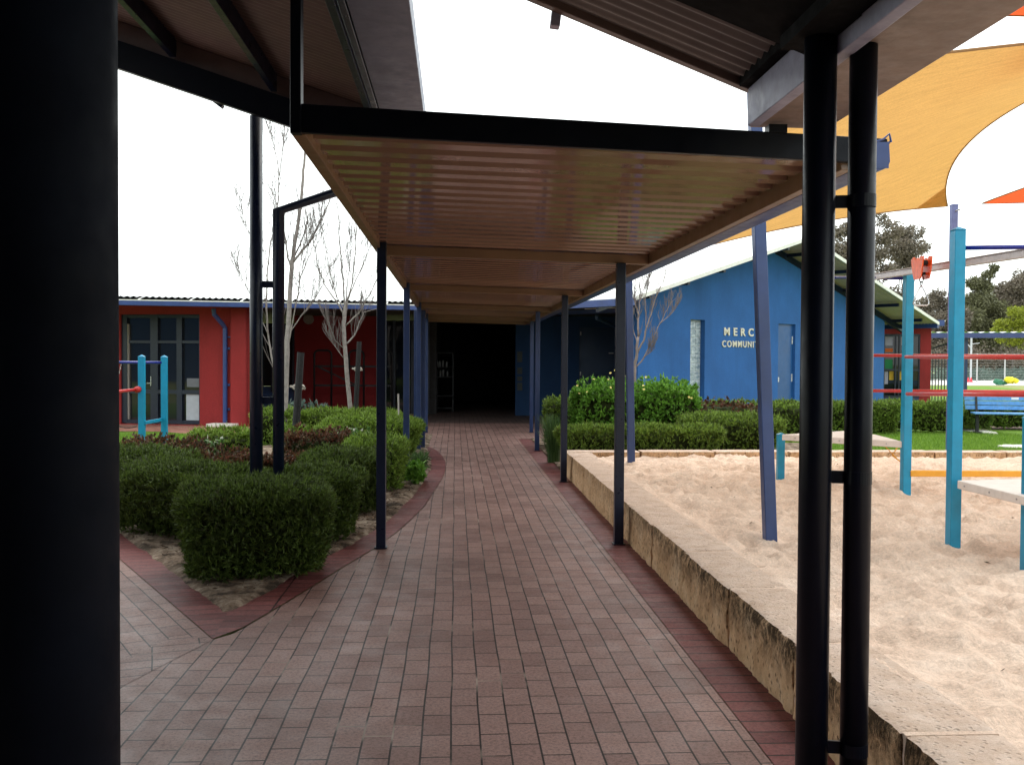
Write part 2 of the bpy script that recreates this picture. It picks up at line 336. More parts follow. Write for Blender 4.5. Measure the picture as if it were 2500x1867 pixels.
def arr_mesh(name, V, k, mat, parent=None):
    """V: (n*k,3) array, each k verts one face"""
    n = len(V)//k; me = bpy.data.meshes.new(name)
    me.vertices.add(len(V)); me.vertices.foreach_set('co', np.asarray(V, dtype=np.float32).ravel())
    me.loops.add(len(V)); me.loops.foreach_set('vertex_index', np.arange(len(V), dtype=np.int32))
    me.polygons.add(n); me.polygons.foreach_set('loop_start', np.arange(0, len(V), k, dtype=np.int32))
    me.polygons.foreach_set('loop_total', np.full(n, k, dtype=np.int32)); me.update(calc_edges=True)
    me.materials.append(mat); o = bpy.data.objects.new(name, me); COL.objects.link(o)
    if parent: o.parent = parent
    return o
def tag(o, label=None, cat=None, group=None, kind=None):
    if label: o['label'] = label
    if cat: o['category'] = cat
    if group: o['group'] = group
    if kind: o['kind'] = kind
    return o
def empty(name, loc=(0, 0, 0), label=None, cat=None, group=None, rz=0):
    o = bpy.data.objects.new(name, None); COL.objects.link(o); o.location = loc; o.rotation_euler = (0, 0, rz)
    o.empty_display_size = .2; return tag(o, label, cat, group)
class Root:
    """collects parts built in world coordinates under an Empty at base"""
    pass
def part(o, root):
    o.parent = root; o.matrix_parent_inverse = (Matrix.Translation(root.location) @ Matrix.Rotation(root.rotation_euler.z, 4, 'Z')).inverted(); return o
# ---------------------------------------------------------------- numpy noise
def vnoise(x, y, seed=0):
    xi = np.floor(x).astype(np.int64); yi = np.floor(y).astype(np.int64); xf = x-xi; yf = y-yi
    def h(a, b):
        n = (a*374761393 + b*668265263 + seed*974634777) & 0xffffffff
        n = ((n ^ (n >> 13))*1274126177) & 0xffffffff
        return ((n ^ (n >> 16)) & 0xffff)/65535.0
    u = xf*xf*(3-2*xf); v = yf*yf*(3-2*yf)
    return (h(xi, yi)*(1-u)+h(xi+1, yi)*u)*(1-v)+(h(xi, yi+1)*(1-u)+h(xi+1, yi+1)*u)*v
def fbm(x, y, oc=4, seed=0):
    s = 0; a = .5
    for i in range(oc): s = s+a*vnoise(x*2**i, y*2**i, seed+i); a *= .5
    return s
def grid_mesh(name, xs, ys, hf, mat, mask=None):
    X, Y = np.meshgrid(xs, ys); Z = hf(X, Y); nx = len(xs); ny = len(ys)
    V = np.stack([X, Y, Z], -1).reshape(-1, 3)
    i = np.arange(nx-1); j = np.arange(ny-1); I, J = np.meshgrid(i, j); a = (J*nx+I).ravel()
    Fq = np.stack([a, a+1, a+nx+1, a+nx], -1)
    if mask is not None:
        cx = V[Fq].mean(1); Fq = Fq[mask(cx[:, 0], cx[:, 1])]
    me = bpy.data.meshes.new(name); n = len(Fq)
    me.vertices.add(len(V)); me.vertices.foreach_set('co', V.astype(np.float32).ravel())
    me.loops.add(n*4); me.loops.foreach_set('vertex_index', Fq.astype(np.int32).ravel())
    me.polygons.add(n); me.polygons.foreach_set('loop_start', np.arange(0, n*4, 4, dtype=np.int32)); me.polygons.foreach_set('loop_total', np.full(n, 4, dtype=np.int32))
    me.polygons.foreach_set('use_smooth', np.ones(n, dtype=bool)); me.update(calc_edges=True); me.materials.append(mat)
    o = bpy.data.objects.new(name, me); COL.objects.link(o); return o
def inpoly(poly):
    P = np.array(poly)
    def f(x, y):
        c = np.zeros(x.shape, bool); j = len(P)-1
        for i in range(len(P)):
            xi, yi = P[i]; xj, yj = P[j]
            m = ((yi > y) != (yj > y)) & (x < (xj-xi)*(y-yi)/(yj-yi+1e-12)+xi); c ^= m; j = i
        return c
    return f

# ---------------------------------------------------------------- the ground
S = 'structure'
tag(MB().sheet([(-1500, -400), (1500, -400), (1500, 2500), (-1500, 2500)], -.03).build('ground', dry_mat), kind=S)
bed_in = [(-5.6, 13.4), (-3.103, 8.977), (-2.479, 7.874), (-1.831, 6.739), (-1.371, 5.928), (-1.234, 6.41), (-1.12, 6.95), (-1.007, 7.469), (-.874, 8.002), (-.75, 8.55), (-.695, 8.833), (-.60, 9.6), (-.552, 10.138), (-.45, 11.3), (-.391, 12.387), (-.353, 13.493), (-.37, 14.4), (-.434, 15.343), (-.492, 16.761)]
cv_out = [(-1.315, 5.332), (-1.231, 5.44), (-1.125, 5.844), (-1.004, 6.336), (-.801, 7.221), (-.644, 7.857), (-.507, 8.602), (-.413, 9.278), (-.317, 10.077), (-.235, 11.338), (-.162, 12.384), (-.13, 13.492), (-.146, 14.462), (-.203, 15.344), (-.287, 16.086), (-.403, 16.692), (-.49, 16.95)]
lawn_poly = [(-14, 11), (-3.4, 11.2), (-3.4, 14.3), (-3.6, 16.6), (-.6, 19.6), (-.6, 21.3), (-14, 21.3)]
tag(MB().sheet(lawn_poly, -.022).build('lawn_left', lawn_mat), kind=S)
tag(MB().sheet([(1.3, 12.95), (14, 12.6), (26, 20), (34, 60), (10, 60), (8, 24), (1.3, 24)], -.022).build('lawn', lawn_mat), kind=S)
tag(MB().sheet([(-14, 21.2), (-6.2, 20.6), (-5, 19.6), (-1, 19.6), (-1, 28), (-14, 24)], -.014).build('apron', apron_mat), kind=S)
# main paving
dg = Vector((-.298, -.954))
dl = [(-1.315+dg.x*t, 5.332+dg.y*t) for t in (0, 14.5)]
main = [(1.22, dl[1][1]), (1.22, 18.55), (2.6, 19.2), (3.4, 23.2), (-2.4, 23.2), (-.62, 19.4)] + list(reversed(cv_out)) + [dl[1]]
tag(MB().sheet(main, 0.0).build('paving', pave_main), kind=S)
hl = Vector((dg.y, -dg.x))*.24
head = [dl[0], dl[1], (dl[1][0]+hl.x, dl[1][1]+hl.y), (dl[0][0]+hl.x, dl[0][1]+hl.y)]
tag(MB().sheet([(-1.315, 5.332), (-6.3, 14.05), (-14, 14.05), (-14, dl[1][1]), dl[1]], -.0025).build('paving_askew', pave_left), kind=S)
tag(MB().sheet(head, .0015).build('paving_header_course', pave_head), kind=S)
# red edging: right strip, curved left strip, askew strip
tag(MB().sheet([(1.22, -9), (1.47, -9), (1.47, 18.55), (1.22, 18.55)], .004).build('edging_path', edge_red), kind=S)
rs = [(-1.371, 5.928)]+bed_in[5:]
m = MB(); k = len(cv_out)
def resamp(p, n):
    p = [Vector(q) for q in p]; L = [0]
    for a, b in zip(p, p[1:]): L.append(L[-1]+(b-a).length)
    out = []
    for i in range(n):
        t = L[-1]*i/(n-1); j = max(0, min(len(p)-2, next((q for q in range(len(L)-1) if L[q+1] >= t), len(p)-2)))
        f = (t-L[j])/max(1e-9, L[j+1]-L[j]); out.append(p[j].lerp(p[j+1], f))
    return out
A_ = resamp(rs, 50); B_ = resamp(cv_out, 50)
m.add([(p.x, p.y, .006) for p in A_]+[(p.x, p.y, .006) for p in B_], [(i, 50+i, 51+i, i+1) for i in range(49)])
tag(m.build('edging_curve', edge_red), kind=S)
tag(MB().sheet([(-1.315, 5.332), (-1.371, 5.928), (-3.103, 8.977), (-5.8, 13.73), (-6.02, 13.6), (-2.653, 7.674)], .002).build('edging_askew', edge_red2), kind=S)
# garden beds (lumpy sandy soil, litter colour, hedge shadow in the dark tones)
bed_poly = bed_in + [(-.5, 19.6), (-3.6, 16.8), (-3.4, 14.3), (-3.4, 12.6), (-5.6, 13.6)]
bm_ = inpoly(bed_poly)
def pdist(poly):
    P = np.array(poly); A = P; B = np.roll(P, -1, 0)
    def f(x, y):
        d = np.full(x.shape, 9.0)
        for a, b in zip(A, B):
            ab = b-a; t = np.clip(((x-a[0])*ab[0]+(y-a[1])*ab[1])/(ab@ab), 0, 1); d = np.minimum(d, np.hypot(x-a[0]-t*ab[0], y-a[1]-t*ab[1]))
        return d
    return f
bd_ = pdist(bed_poly)
def bedh(x, y):
    d = bd_(x, y)*np.where(bm_(x, y), 1, -1)
    return -.02+np.clip((d+.06+.05*fbm(x*6, y*6, 2, 8))/.10, 0, 1)*(.034+.035*fbm(x*3, y*3, 4, 3)+.02*fbm(x*14, y*14, 2, 9)-.012)
tag(grid_mesh('garden_bed_soil', np.arange(-5.8, -.2, .045), np.arange(5.75, 19.7, .045), bedh, bed_mat, lambda x, y: bm_(x, y) | (bd_(x, y) < .09)), kind=S)
bed2 = inpoly([(1.0, 12.95), (6.2, 12.9), (6.4, 17.5), (4.6, 19.2), (1.45, 18.6), (1.15, 17)])
tag(grid_mesh('garden_bed_soil_right', np.arange(1.3, 6.4, .08), np.arange(12.6, 19.4, .08), lambda x, y: .012+.035*fbm(x*3, y*3, 4, 5)-.006, bed_mat, lambda x, y: bed2(x, y) & (x > 1.46)), kind=S)
# play sand
SZ = .27
def sandh(x, y):
    wx = x+.25*vnoise(x*1.3, y*1.3, 21); wy = y+.25*vnoise(x*1.3+9, y*1.3, 22)
    a = fbm(wx*1.1, wy*1.1, 3, 31)-.45
    r = 1-np.abs(2*vnoise(wx*5.2, wy*6.2, 41)-1); r2 = 1-np.abs(2*vnoise(wx*10.5, wy*12.5, 43)-1)
    p = vnoise(wx*6.5, wy*7.5, 47)
    h = SZ+.04*a+.056*(r**2-.4)+.036*(r2**2-.4)-.05*np.clip(p-.60, 0, 1)*2+.010*fbm(x*30, y*30, 2, 5)
    # churned, finer patch and a trodden mound near the first post
    h += .05*np.exp(-((x-2.75)**2+(y-4.2)**2)/1.2)-.02*np.exp(-((x-3.4)**2+(y-6.3)**2)/.4)
    # drift against the blocks
    e = np.clip((2.0-x)/.32, 0, 1); h = h*(1-e)+(.322+.030*(fbm(x*4+2, y*3.0, 3, 61)-.52)*2-.10*np.clip(1.72-x, 0, 1)*4)*e
    bk = np.clip((y-12.1)/.5, 0, 1); h = h-.03*bk+.06*bk*(vnoise(x*1.7, y*0+3, 71)-.45)
    return h
xs = np.concatenate([np.arange(1.64, 6.2, .03), np.arange(6.2, 13, .08)]); ys = np.concatenate([np.arange(-1.0, 2.4, .08), np.arange(2.4, 12.66, .033)])
tag(grid_mesh('play_sand', xs, ys, sandh, sand_mat), kind=S)
# far road, path, soil patches, hill
tag(MB().sheet([tuple(G(x, y)[:2]) for x, y in ((2150, 938), (2560, 941), (2560, 924), (2150, 922))], -.018).build('path_far', road_mat), kind=S)
tag(MB().sheet([tuple(G(x, y)[:2]) for x, y in ((2395, 1047), (2520, 1047), (2520, 1012), (2430, 1012))], -.016).build('bare_soil', bed_mat), kind=S)
hx = np.linspace(150, 900, 60); hy = np.linspace(560, 1100, 30)
tag(grid_mesh('hills', hx, hy, lambda x, y: -1+38*np.exp(-((x-430)/190)**2)*np.exp(-((y-780)/150)**2)*(.7+.6*fbm(x*.012, y*.012, 4, 3)), hill_mat), kind=S)

# ---------------------------------------------------------------- limestone walling
def rough_block(x0, x1, y0, y1, z0, z1, amp, seed, res=.05, r=.022):
    V = []; Fc = []
    def add_face(o, a, b, na, nb):
        base = len(V)
        for j in range(nb+1):
            for i in range(na+1): V.append(Vector(o)+Vector(a)*(i/na)+Vector(b)*(j/nb))
        for j in range(nb):
            for i in range(na):
                q = base+j*(na+1)+i; Fc.append((q, q+1, q+na+2, q+na+1))
    lx, ly, lz = x1-x0, y1-y0, z1-z0; nx, ny, nz = (max(3, int(l/res)) for l in (lx, ly, lz))
    add_face((x0, y0, z1), (lx, 0, 0), (0, ly, 0), nx, ny); add_face((x0, y0, z0), (0, ly, 0), (lx, 0, 0), ny, nx)
    add_face((x0, y0, z0), (lx, 0, 0), (0, 0, lz), nx, nz); add_face((x1, y1, z0), (-lx, 0, 0), (0, 0, lz), nx, nz)
    add_face((x0, y1, z0), (0, -ly, 0), (0, 0, lz), ny, nz); add_face((x1, y0, z0), (0, ly, 0), (0, 0, lz), ny, nz)
    out = []
    for p in V:
        q = Vector((min(max(p.x, x0+r), x1-r), min(max(p.y, y0+r), y1-r), min(max(p.z, z0+r), z1-r))); d = p-q
        if d.length > 1e-6: p2 = q+d.normalized()*r
        else: p2 = p
        n = noise.noise_vector((p2+Vector((seed*7.3, 0, 0)))*9)*amp + noise.noise_vector((p2+Vector((seed*3.1, 5, 0)))*26)*amp*.5
        if abs(p.z-z1) < 1e-5: n = Vector((n.x*.6, n.y*.2, n.z*.20))
        if abs(p.x-x0) < 1e-5: n.x -= .006*(noise.noise(p*42)+.6*noise.noise(p*85))
        out.append(p2+n)
    return out, Fc
wall = empty('limestone_wall', (1.6, 6, 0), 'low wall of pitted limestone blocks along the paved path and round the sand pit', 'wall')
js = [12.62, 12.02, 11.02, 10.02, 9.05, 8.05, 7.06, 6.07, 5.06, 4.07, 3.06, 2.06, 1.05, .05, -.95]
for i in range(len(js)-1):
    b = MB(); x0 = 1.46+random.uniform(-.006, .008); b.add(*rough_block(x0, 1.80, js[i+1]+.004, js[i]-.004, -.02, .325+random.uniform(-.003, .004), .009 if js[i] > 9 else .012, i, res=.026 if js[i] < 9 else .05))
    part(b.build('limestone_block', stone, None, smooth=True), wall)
for j_ in js[1:-1]:
    part(MB().bb(1.475, 1.79, j_-.014, j_+.014, 0, .320).build('joint_filling', sand_mat), wall)
x = 1.46
i = 40
while x < 12:
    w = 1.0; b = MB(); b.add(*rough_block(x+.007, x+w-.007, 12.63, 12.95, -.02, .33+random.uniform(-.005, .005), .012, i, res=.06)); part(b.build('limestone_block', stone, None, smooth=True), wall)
    x += w; i += 1
bpy.context.view_layer.update()

# ---------------------------------------------------------------- covered walkway
can = empty('walkway_canopy', (.4, 8, 0), 'long flat walkway canopy with cream underside, dark front fascia and square posts', 'canopy')
def zt(X): return 2.561-.0388*(X+.665)
XL, XR, YF, YB = -.665, 1.80, 3.94, 22.3
# deck: pans with raised ribs
prof = []; y = YF+.03; 
while y < YB:
    prof += [(y, 0), (y+.105, 0), (y+.115, .04), (y+.210, .04)]; y += .22
def zd(X): return 2.475-.0263*(X+.6)
V = []; Fc = []
for (yy, dz) in prof: V += [(-.63, yy, zd(-.63)+dz), (1.66, yy, zd(1.66)+dz)]
for q in range(len(prof)-1): Fc.append((2*q, 2*q+2, 2*q+3, 2*q+1))
n0 = len(V); V += [(a, b_, c+.02) for a, b_, c in V]; Fc += [(f[0]+n0, f[3]+n0, f[2]+n0, f[1]+n0) for f in Fc[:]]
part(MB().add(V, Fc).build('roof_deck', cream), can)
part(MB().hexa([(XL, YF, zt(XL)-.115), (XR-.01, YF, zt(XR)-.105), (XR-.01, YF+.03, zt(XR)-.105), (XL, YF+.03, zt(XL)-.115), (XL, YF, zt(XL)), (XR-.01, YF, zt(XR)), (XR-.01, YF+.03, zt(XR)), (XL, YF+.03, zt(XL))]).build('front_fascia', navy_dark, bevel=.003), can)
part(MB().hexa([(XL, YF+.03, 2.44), (-.61, YF+.03, 2.44), (-.61, YB, 2.38), (XL, YB, 2.38), (XL, YF+.03, 2.53), (-.61, YF+.03, 2.53), (-.61, YB, 2.50), (XL, YB, 2.50)]).build('side_beam', cream_beam, bevel=.003), can)
part(MB().bb(1.605, 1.655, YF+.031, YB, 2.338, 2.45).build('side_beam', cream_beam, bevel=.003), can)
gut = MB()
gp = [(1.658, 2.45), (1.658, 2.338), (1.70, 2.334), (1.76, 2.334), (1.79, 2.345), (1.80, 2.37), (1.795, 2.44), (1.803, 2.455), (1.785, 2.452), (1.785, 2.36), (1.67, 2.345), (1.67, 2.45)]
n_ = len(gp); gut.add([(a, YF-.004, c) for a, c in gp]+[(a, YB, c) for a, c in gp], [tuple(range(n_))]+[(i, i+n_, (i+1) % n_+n_, (i+1) % n_) for i in range(n_)])
gut.bb(1.659, 1.794, YF-.006, YF-.002, 2.342, 2.45); gut.tube([(1.74, YF-.004, 2.452), (1.77, YF-.004, 2.462), (1.795, YF-.004, 2.485), (1.803, YF-.004, 2.45)], .005, 6)
part(gut.build('gutter', gutter_blue), can)
for Y in (8.02, 12.12, 16.22, 20.3, 22.2):
    part(MB().hexa([(-.61, Y-.03, 2.388), (1.605, Y-.03, 2.336), (1.605, Y+.03, 2.336), (-.61, Y+.03, 2.388), (-.61, Y-.03, 2.468), (1.605, Y-.03, 2.412), (1.605, Y+.03, 2.412), (-.61, Y+.03, 2.468)]).build('cross_beam', cream_beam, bevel=.003), can)
for i, (X, Y, t) in enumerate([(-.597, 7.9, 2.475), (-.607, 12.1, 2.475), (-.61, 16.2, 2.475), (-.607, 20.2, 2.475), (1.365, 8.0, 2.341), (1.365, 12.1, 2.341), (1.375, 16.2, 2.341), (1.60, 20.3, 2.335)]):
    b = MB().bb(X-.0375, X+.0375, Y-.0375-.04, Y+.0375-.04, 0.0, t)
    part(b.build('post', navy_post if Y < 13 and not (X < 0 and Y > 10) else navy_lit, bevel=.004), can)
    part(MB().bb(X-.05, X+.05, Y-.09, Y+.01, 0.006, .014).build('base_plate', navy_post), can)
for X, Y in ((-.56, 16.6), (-.66, 16.5)):
    part(MB().bb(X-.045, X+.045, Y-.045, Y+.045, 0, 2.37).build('post', navy_lit, bevel=.004), can)
part(MB().bb(-.665, -.622, YF-.012, YF+.055, 2.44, 3.9).build('hanger_post', navy_dark, bevel=.003), can)
part(MB().bb(1.285, 1.362, YF-.01, YF+.05, 2.48, 2.515).build('hanger_post', navy_dark, bevel=.002), can)

# ---------------------------------------------------------------- breezeway roof over the camera (right)
def corr(name, mat, x0, x1, y0, y1, zf, pitch=.076, amp=.009, along='X', th=.003, n=8, parent=None, xs=None):
    """corrugated sheet, ribs running along X (waves progress in Y)"""
    ny = int((y1-y0)/pitch*n)+1; xs = xs or [x0, x1]; V = []; Fc = []
    for j in range(ny):
        y = y0+(y1-y0)*j/(ny-1); w = amp*math.sin(2*math.pi*(y-y0)/pitch)
        for x in xs: V.append((x, y, zf(x)+w))
    m_ = len(xs)
    for j in range(ny-1):
        for i in range(m_-1): a = j*m_+i; Fc.append((a, a+1, a+m_+1, a+m_))
    o = MB().add(V, Fc).build(name, mat, smooth=True); return part(o, parent) if parent else o
bz = empty('breezeway_roof', (1.24, 3.3, 0), 'dark breezeway roof on slim round steel column beside the sand pit, with sloping corrugated sheets', 'roof')
RX = -3.2
def zb(X): return 2.675+.385*(1.19-X)
def zb2(X): return zb(X) if X > RX else zb(RX)-.385*(RX-X)
part(MB().bb(1.19, 1.24, -7, 3.92, 2.50, 2.652).build('verge_beam', lavender, bevel=.004), bz)
part(MB().bb(1.243, 1.577, -7, 4.06, 2.530, 2.66).build('box_gutter', brown_soffit, bevel=.004), bz)
corr('roof_sheet', sheet_grey, RX, 1.20, -7, 3.90, zb, pitch=.076, amp=.008, parent=bz, xs=[-7.5, RX, 1.20][1:])
corr('roof_sheet', sheet_grey, -7.5, RX, -7, 3.90, zb2, parent=bz)
corr('roof_sheet', roof_dark, RX, 1.20, -7, 3.92, lambda x: zb(x)+.06, parent=bz)
# verge flashing along the far edge of the sheets
def sbox(b, xa, xb, ya, yb, zf, lo, hi): return b.hexa([(xa, ya, zf(xa)+lo), (xb, ya, zf(xb)+lo), (xb, yb, zf(xb)+lo), (xa, yb, zf(xa)+lo), (xa, ya, zf(xa)+hi), (xb, ya, zf(xb)+hi), (xb, yb, zf(xb)+hi), (xa, yb, zf(xa)+hi)])
b = MB(); sbox(b, RX, 1.20, 3.905, 3.955, zb, -.028, .05); sbox(b, -7.5, RX, 3.905, 3.955, zb2, -.028, .05); part(b.build('verge_flashing', sheet_brown, bevel=.004), bz)
b = MB(); sbox(b, RX, 1.186, -7, 3.2, zb, -.050, -.012); sbox(b, -7.5, RX, -7, 3.2, zb2, -.050, -.012); part(b.build('roof_lining', black_lining), bz)
part(MB().bb(1.06, 1.188, -7, 3.14, 2.56, 2.66).build('dark_beam_cover', black_lining), bz)  # black box added to darken the verge beam's inner face
part(MB().bb(1.15, 1.238, -7, 3.90, 2.655, 2.715).build('closure_strip', black_lining), bz)
for (ya, yb) in ((2.8, 3.2), (1.3, 1.5), (-.6, -.4), (-2.5, -2.3)):
    b = MB(); sbox(b, RX, 1.188, ya, yb, zb, -.12, -.052); sbox(b, -7.5, RX, ya, yb, zb2, -.12, -.052); part(b.build('rafter', black_lining), bz)
part(MB().bar((.400, 3.98, 2.90), (.455, 3.98, 3.40), .052, .04).build('purlin_end', lavender, bevel=.004), bz)
cA = tuple(D(1993, 933, 3.08)[:2])
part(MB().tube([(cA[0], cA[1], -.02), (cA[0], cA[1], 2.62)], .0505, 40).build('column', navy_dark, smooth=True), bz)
part(MB().tube([(cA[0], cA[1], -.02), (cA[0], cA[1], .02)], .085, 24).build('base_plate', navy_dark), bz)
cB = tuple(D(2097, 933, 3.06)[:2])
dp = part(MB().tube([(cB[0], cB[1], -.01), (cB[0], cB[1], 2.535)], .0425, 36).build('downpipe', navy_dark, smooth=True), bz)
for z in (.285, 1.152, 2.024):
    d = Vector((cB[0]-cA[0], cB[1]-cA[1], 0)).normalized()
    part(MB().bar(Vector((*cA, z+.020))+d*.045, Vector((*cB, z+.020))-d*.036, .010, .040).tube([(cB[0], cB[1], z), (cB[0], cB[1], z+.040)], .0440, 30).build('pipe_bracket', navy_dark), bz)
# column close to the lens on the left
LCx = D(122, 933, .86); 
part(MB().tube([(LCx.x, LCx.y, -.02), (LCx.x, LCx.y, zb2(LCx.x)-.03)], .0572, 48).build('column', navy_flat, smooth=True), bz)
# unseen walls behind the camera, added to darken reflections and near paving
bk = empty('unseen_shade_walls', (-2, -7, 0), 'unseen blue walls added behind the breezeway to darken reflections and paving', 'building')
part(MB().bb(-45, 3.2, -7.4, -7.15, 0, 5.2).build('wall', blue_wall_shade), bk)
part(MB().bb(-5.2, -5.0, -7.15, 1.2, 0, 3.2).build('wall', blue_wall_shade), bk)

# ---------------------------------------------------------------- left verandah roof
vr = empty('verandah_roof', (-1.65, 8, 0), 'dark verandah roof on paired round pipes rising out of the clipped hedges', 'roof')
def zl(X): return EYE+1.437-.32*X*1.0   # underside of the verge rafter
YV0, YV1 = 3.975, 8.0
b = MB(); sbox(b, -9, -.50, 7.93, 8.0, zl, 0, .222); part(b.build('verge_beam', navy_dark, bevel=.004), vr)
for X in (-4.7, -3.9, -3.09, -2.29, -1.495, -.70):
    z = zl(X)+.225
    part(MB().bb(X-.0, X+.05, YV0, 7.93, z, z+.15).build('purlin', navy_post, bevel=.004), vr)
zsh = lambda x: zl(x)+.41-.32*.0
def corr2(name, mat, xa, xb, ya, yb, zf, amp=.006, pitch=.05): return corr(name, mat, xa, xb, ya, yb, zf, pitch=pitch, amp=amp, parent=vr)
corr2('roof_sheet', sheet_brown, -9, -.30, YV0, 8.15, lambda x: zl(x)+.385, pitch=.076, amp=.009)
corr2('roof_sheet', roof_dark, -9, -.30, YV0, 8.2, lambda x: zl(x)+.44, pitch=.076, amp=.009)
b = MB(); sbox(b, -9, -.50, 7.96, 7.985, zl, .224, .378); part(b.build('infill_board', sheet_brown), vr)
part(MB().bb(-.505, -.47, YV0, 8.0, 3.035, 3.24).build('fascia_beam', navy_post, bevel=.004), vr)
part(MB().bb(-.466, -.20, YV0, 8.02, 3.04, 3.16).build('box_gutter', paint('blue gutter underside', (.085, .10, .16), .45, .15, 4, spec=.4), bevel=.004), vr)
pA = D(625.7, 1050, 8.0); pB = D(680, 1050, 8.0)
part(MB().tube([(pA.x, pA.y, 0), (pA.x, pA.y, zl(pA.x)+.02)], .0526, 30).build('column', navy_post, smooth=True), vr)
X1 = -.50
part(MB().tube([(pB.x, pB.y, 0), (pB.x, pB.y, 2.748), (X1, pB.y, 2.755+.34*(X1-pB.x))], [.0440, .052, .0435], 24).build('downpipe', navy_post, smooth=True), vr)
for y in (695, 977):
    z = D(650, y, 8).z; part(MB().bar((pA.x+.04, pA.y, z), (pB.x-.03, pB.y, z), .012, .055).build('pipe_bracket', navy_post), vr)
part(MB().bar(D(520, 244, 7.9), D(544, 262, 7.9), .05, .03).build('purlin_end', navy_post), vr)
# ---------------------------------------------------------------- shade sails
def bez(p, t): return [p[0][i]*(1-t)**2+2*p[1][i]*t*(1-t)+p[2][i]*t*t for i in range(3)]
def edge(p): return lambda t: D(*bez(p, t))
def coons(name, eAB, eDC, eAD, eBC, mat, hem, label, group=None, n=28, sag=.0):
    # u along A->D and B->C, v along A->B and D->C
    r = empty(name, tuple(eAB(1.0)), label, 'shade sail', group)
    V = []
    A, B, C_, Dp = eAB(0), eAB(1), eBC(1), eAD(1)
    for j in range(n+1):
        v = j/n
        for i in range(n+1):
            u = i/n
            p = eAD(u)*(1-v)+eBC(u)*v+eAB(v)*(1-u)+eDC(v)*u-(A*(1-u)*(1-v)+Dp*u*(1-v)+B*(1-u)*v+C_*u*v)
            p = Vector(p); p.z -= sag*math.sin(math.pi*u)*math.sin(math.pi*v)
            p.z += .012*noise.noise(Vector((u*9, v*5, 3)))
            V.append(p)
    Fc = [(j*(n+1)+i, j*(n+1)+i+1, (j+1)*(n+1)+i+1, (j+1)*(n+1)+i) for j in range(n) for i in range(n)]
    part(MB().add(V, Fc).build('sail_cloth', mat, smooth=True), r)
    for e in (eAB, eDC, eAD, eBC):
        part(MB().tube([e(t/30) for t in range(31)], .012, 6).build('hem', hem, smooth=True), r)
    return r
A1 = (1839, 190, 6.8); B1 = (1534, 655, 11.7); C1 = (2313, 503, 13.8); D1 = (3050, 55, 8.0)
ys_ = coons('shade_sail', edge([A1, (1985, 470, 8.5), B1]), edge([D1, (2250, 262, 11.2), C1]), edge([A1, (2290, 122, 7.2), D1]), edge([B1, (1921, 533, 12.6), C1]), sail_yellow, sail_hem, 'large golden yellow shade sail stretched over the sand pit', sag=.12)
eBC_ = edge([B1, (1921, 533, 12.6), C1]); eDC_ = edge([D1, (2250, 262, 11.2), C1])
pp = [eBC_(t)-Vector((0, 0, .012)) for t in (.90, .93, .97, .995)]+[eDC_(t)-Vector((0, 0, .012)) for t in (.98, .95, .92, .90)]
part(MB().add(pp, [tuple(range(len(pp)))]).build('corner_patch', sail_yellow), ys_)
A2 = (2397, 497, 18.0); B2 = (2760, 478, 17); C2 = (2900, 330, 12)
def tri_sail(A, B, C_, k1, k2, k3, label):
    e1 = edge([A, k1, B]); e3 = edge([A, k3, C_]); e2 = edge([B, k2, C_]); n = 20
    r = empty('shade_sail', tuple(e1(0)), label, 'shade sail'); V = []; idx = {}
    for i in range(n+1):
        for j in range(i+1):
            t = i/n; s = (j/i) if i else 0
            p = e1(t).lerp(e3(t), s); q = e2(s); base = e1(1).lerp(e3(1), s)
            p = p+(q-base)*t; idx[i, j] = len(V); V.append(p)
    Fc = [(idx[i, j], idx[i+1, j], idx[i+1, j+1]) for i in range(n) for j in range(i+1)]+[(idx[i, j], idx[i+1, j+1], idx[i, j+1]) for i in range(n) for j in range(i)]
    part(MB().add(V, Fc).build('sail_cloth', sail_red, smooth=True), r)
    for e in (e1, e3): part(MB().tube([e(t/20) for t in range(21)], .012, 5).build('hem', sail_hem, smooth=True), r)
    return r
tri_sail(A2, B2, C2, (2560, 496, 17.3), (2800, 420, 14), (2540, 440, 15.5), 'orange red shade sail whose sharp corner points left above the grey far pole')
tri_sail((2452, 38, 8.6), (2750, 60, 8), (2720, -120, 6), (2570, 38, 8.3), (2730, -20, 7), (2560, -20, 7.4), 'orange red shade sail tip high above the golden sail')

def pole(base, top, w, mat, label, group=None, cap=True):
    r = empty('shade_pole', tuple(base), label, 'shade pole', group)
    base = Vector(base); top = Vector(top); b0 = base+(base-top).normalized()*.3
    part(MB().bar(b0, top, w, w, upv=(0, 1, 0)).build('pole', mat, bevel=.006), r)
    part(MB().bar(top, top+(top-base).normalized()*.02, w*1.06, w*1.06, upv=(0, 1, 0)).build('cap', mat), r)
    part(MB().tube([top-(top-base).normalized()*.08+Vector((0, -w/2, 0)), top-(top-base).normalized()*.08+Vector((.04, -w/2-.07, .02))], .012, 8).build('shackle', chrome), r)
    return r
P1 = G(1880, 1323, .27); P2 = G(1541, 1135, .26)
pole(P1, D(1839.5, 185, 6.8), .083, pole_blue, 'thick leaning blue shade pole standing in the sand just behind the limestone blocks', 'shade poles of the sand pit')
pole(P2, D(1534, 650, 11.7), .085, pole_blue, 'leaning blue shade pole in the far left corner of the sand', 'shade poles of the sand pit')
t_ = D(2329, 503, 14.0); pole((t_.x, t_.y, 0), t_, .088, paint('faded violet pole paint', (.12, .14, .32), .5, .2, 4), 'upright violet grey shade pole behind the tall cyan post', 'shade poles of the sand pit')
t_ = D(2755, 470, 17); pole((t_.x, t_.y, 0), t_, .09, pole_blue, 'blue shade pole beyond the play frame holding the red sail', 'shade poles of the sand pit')

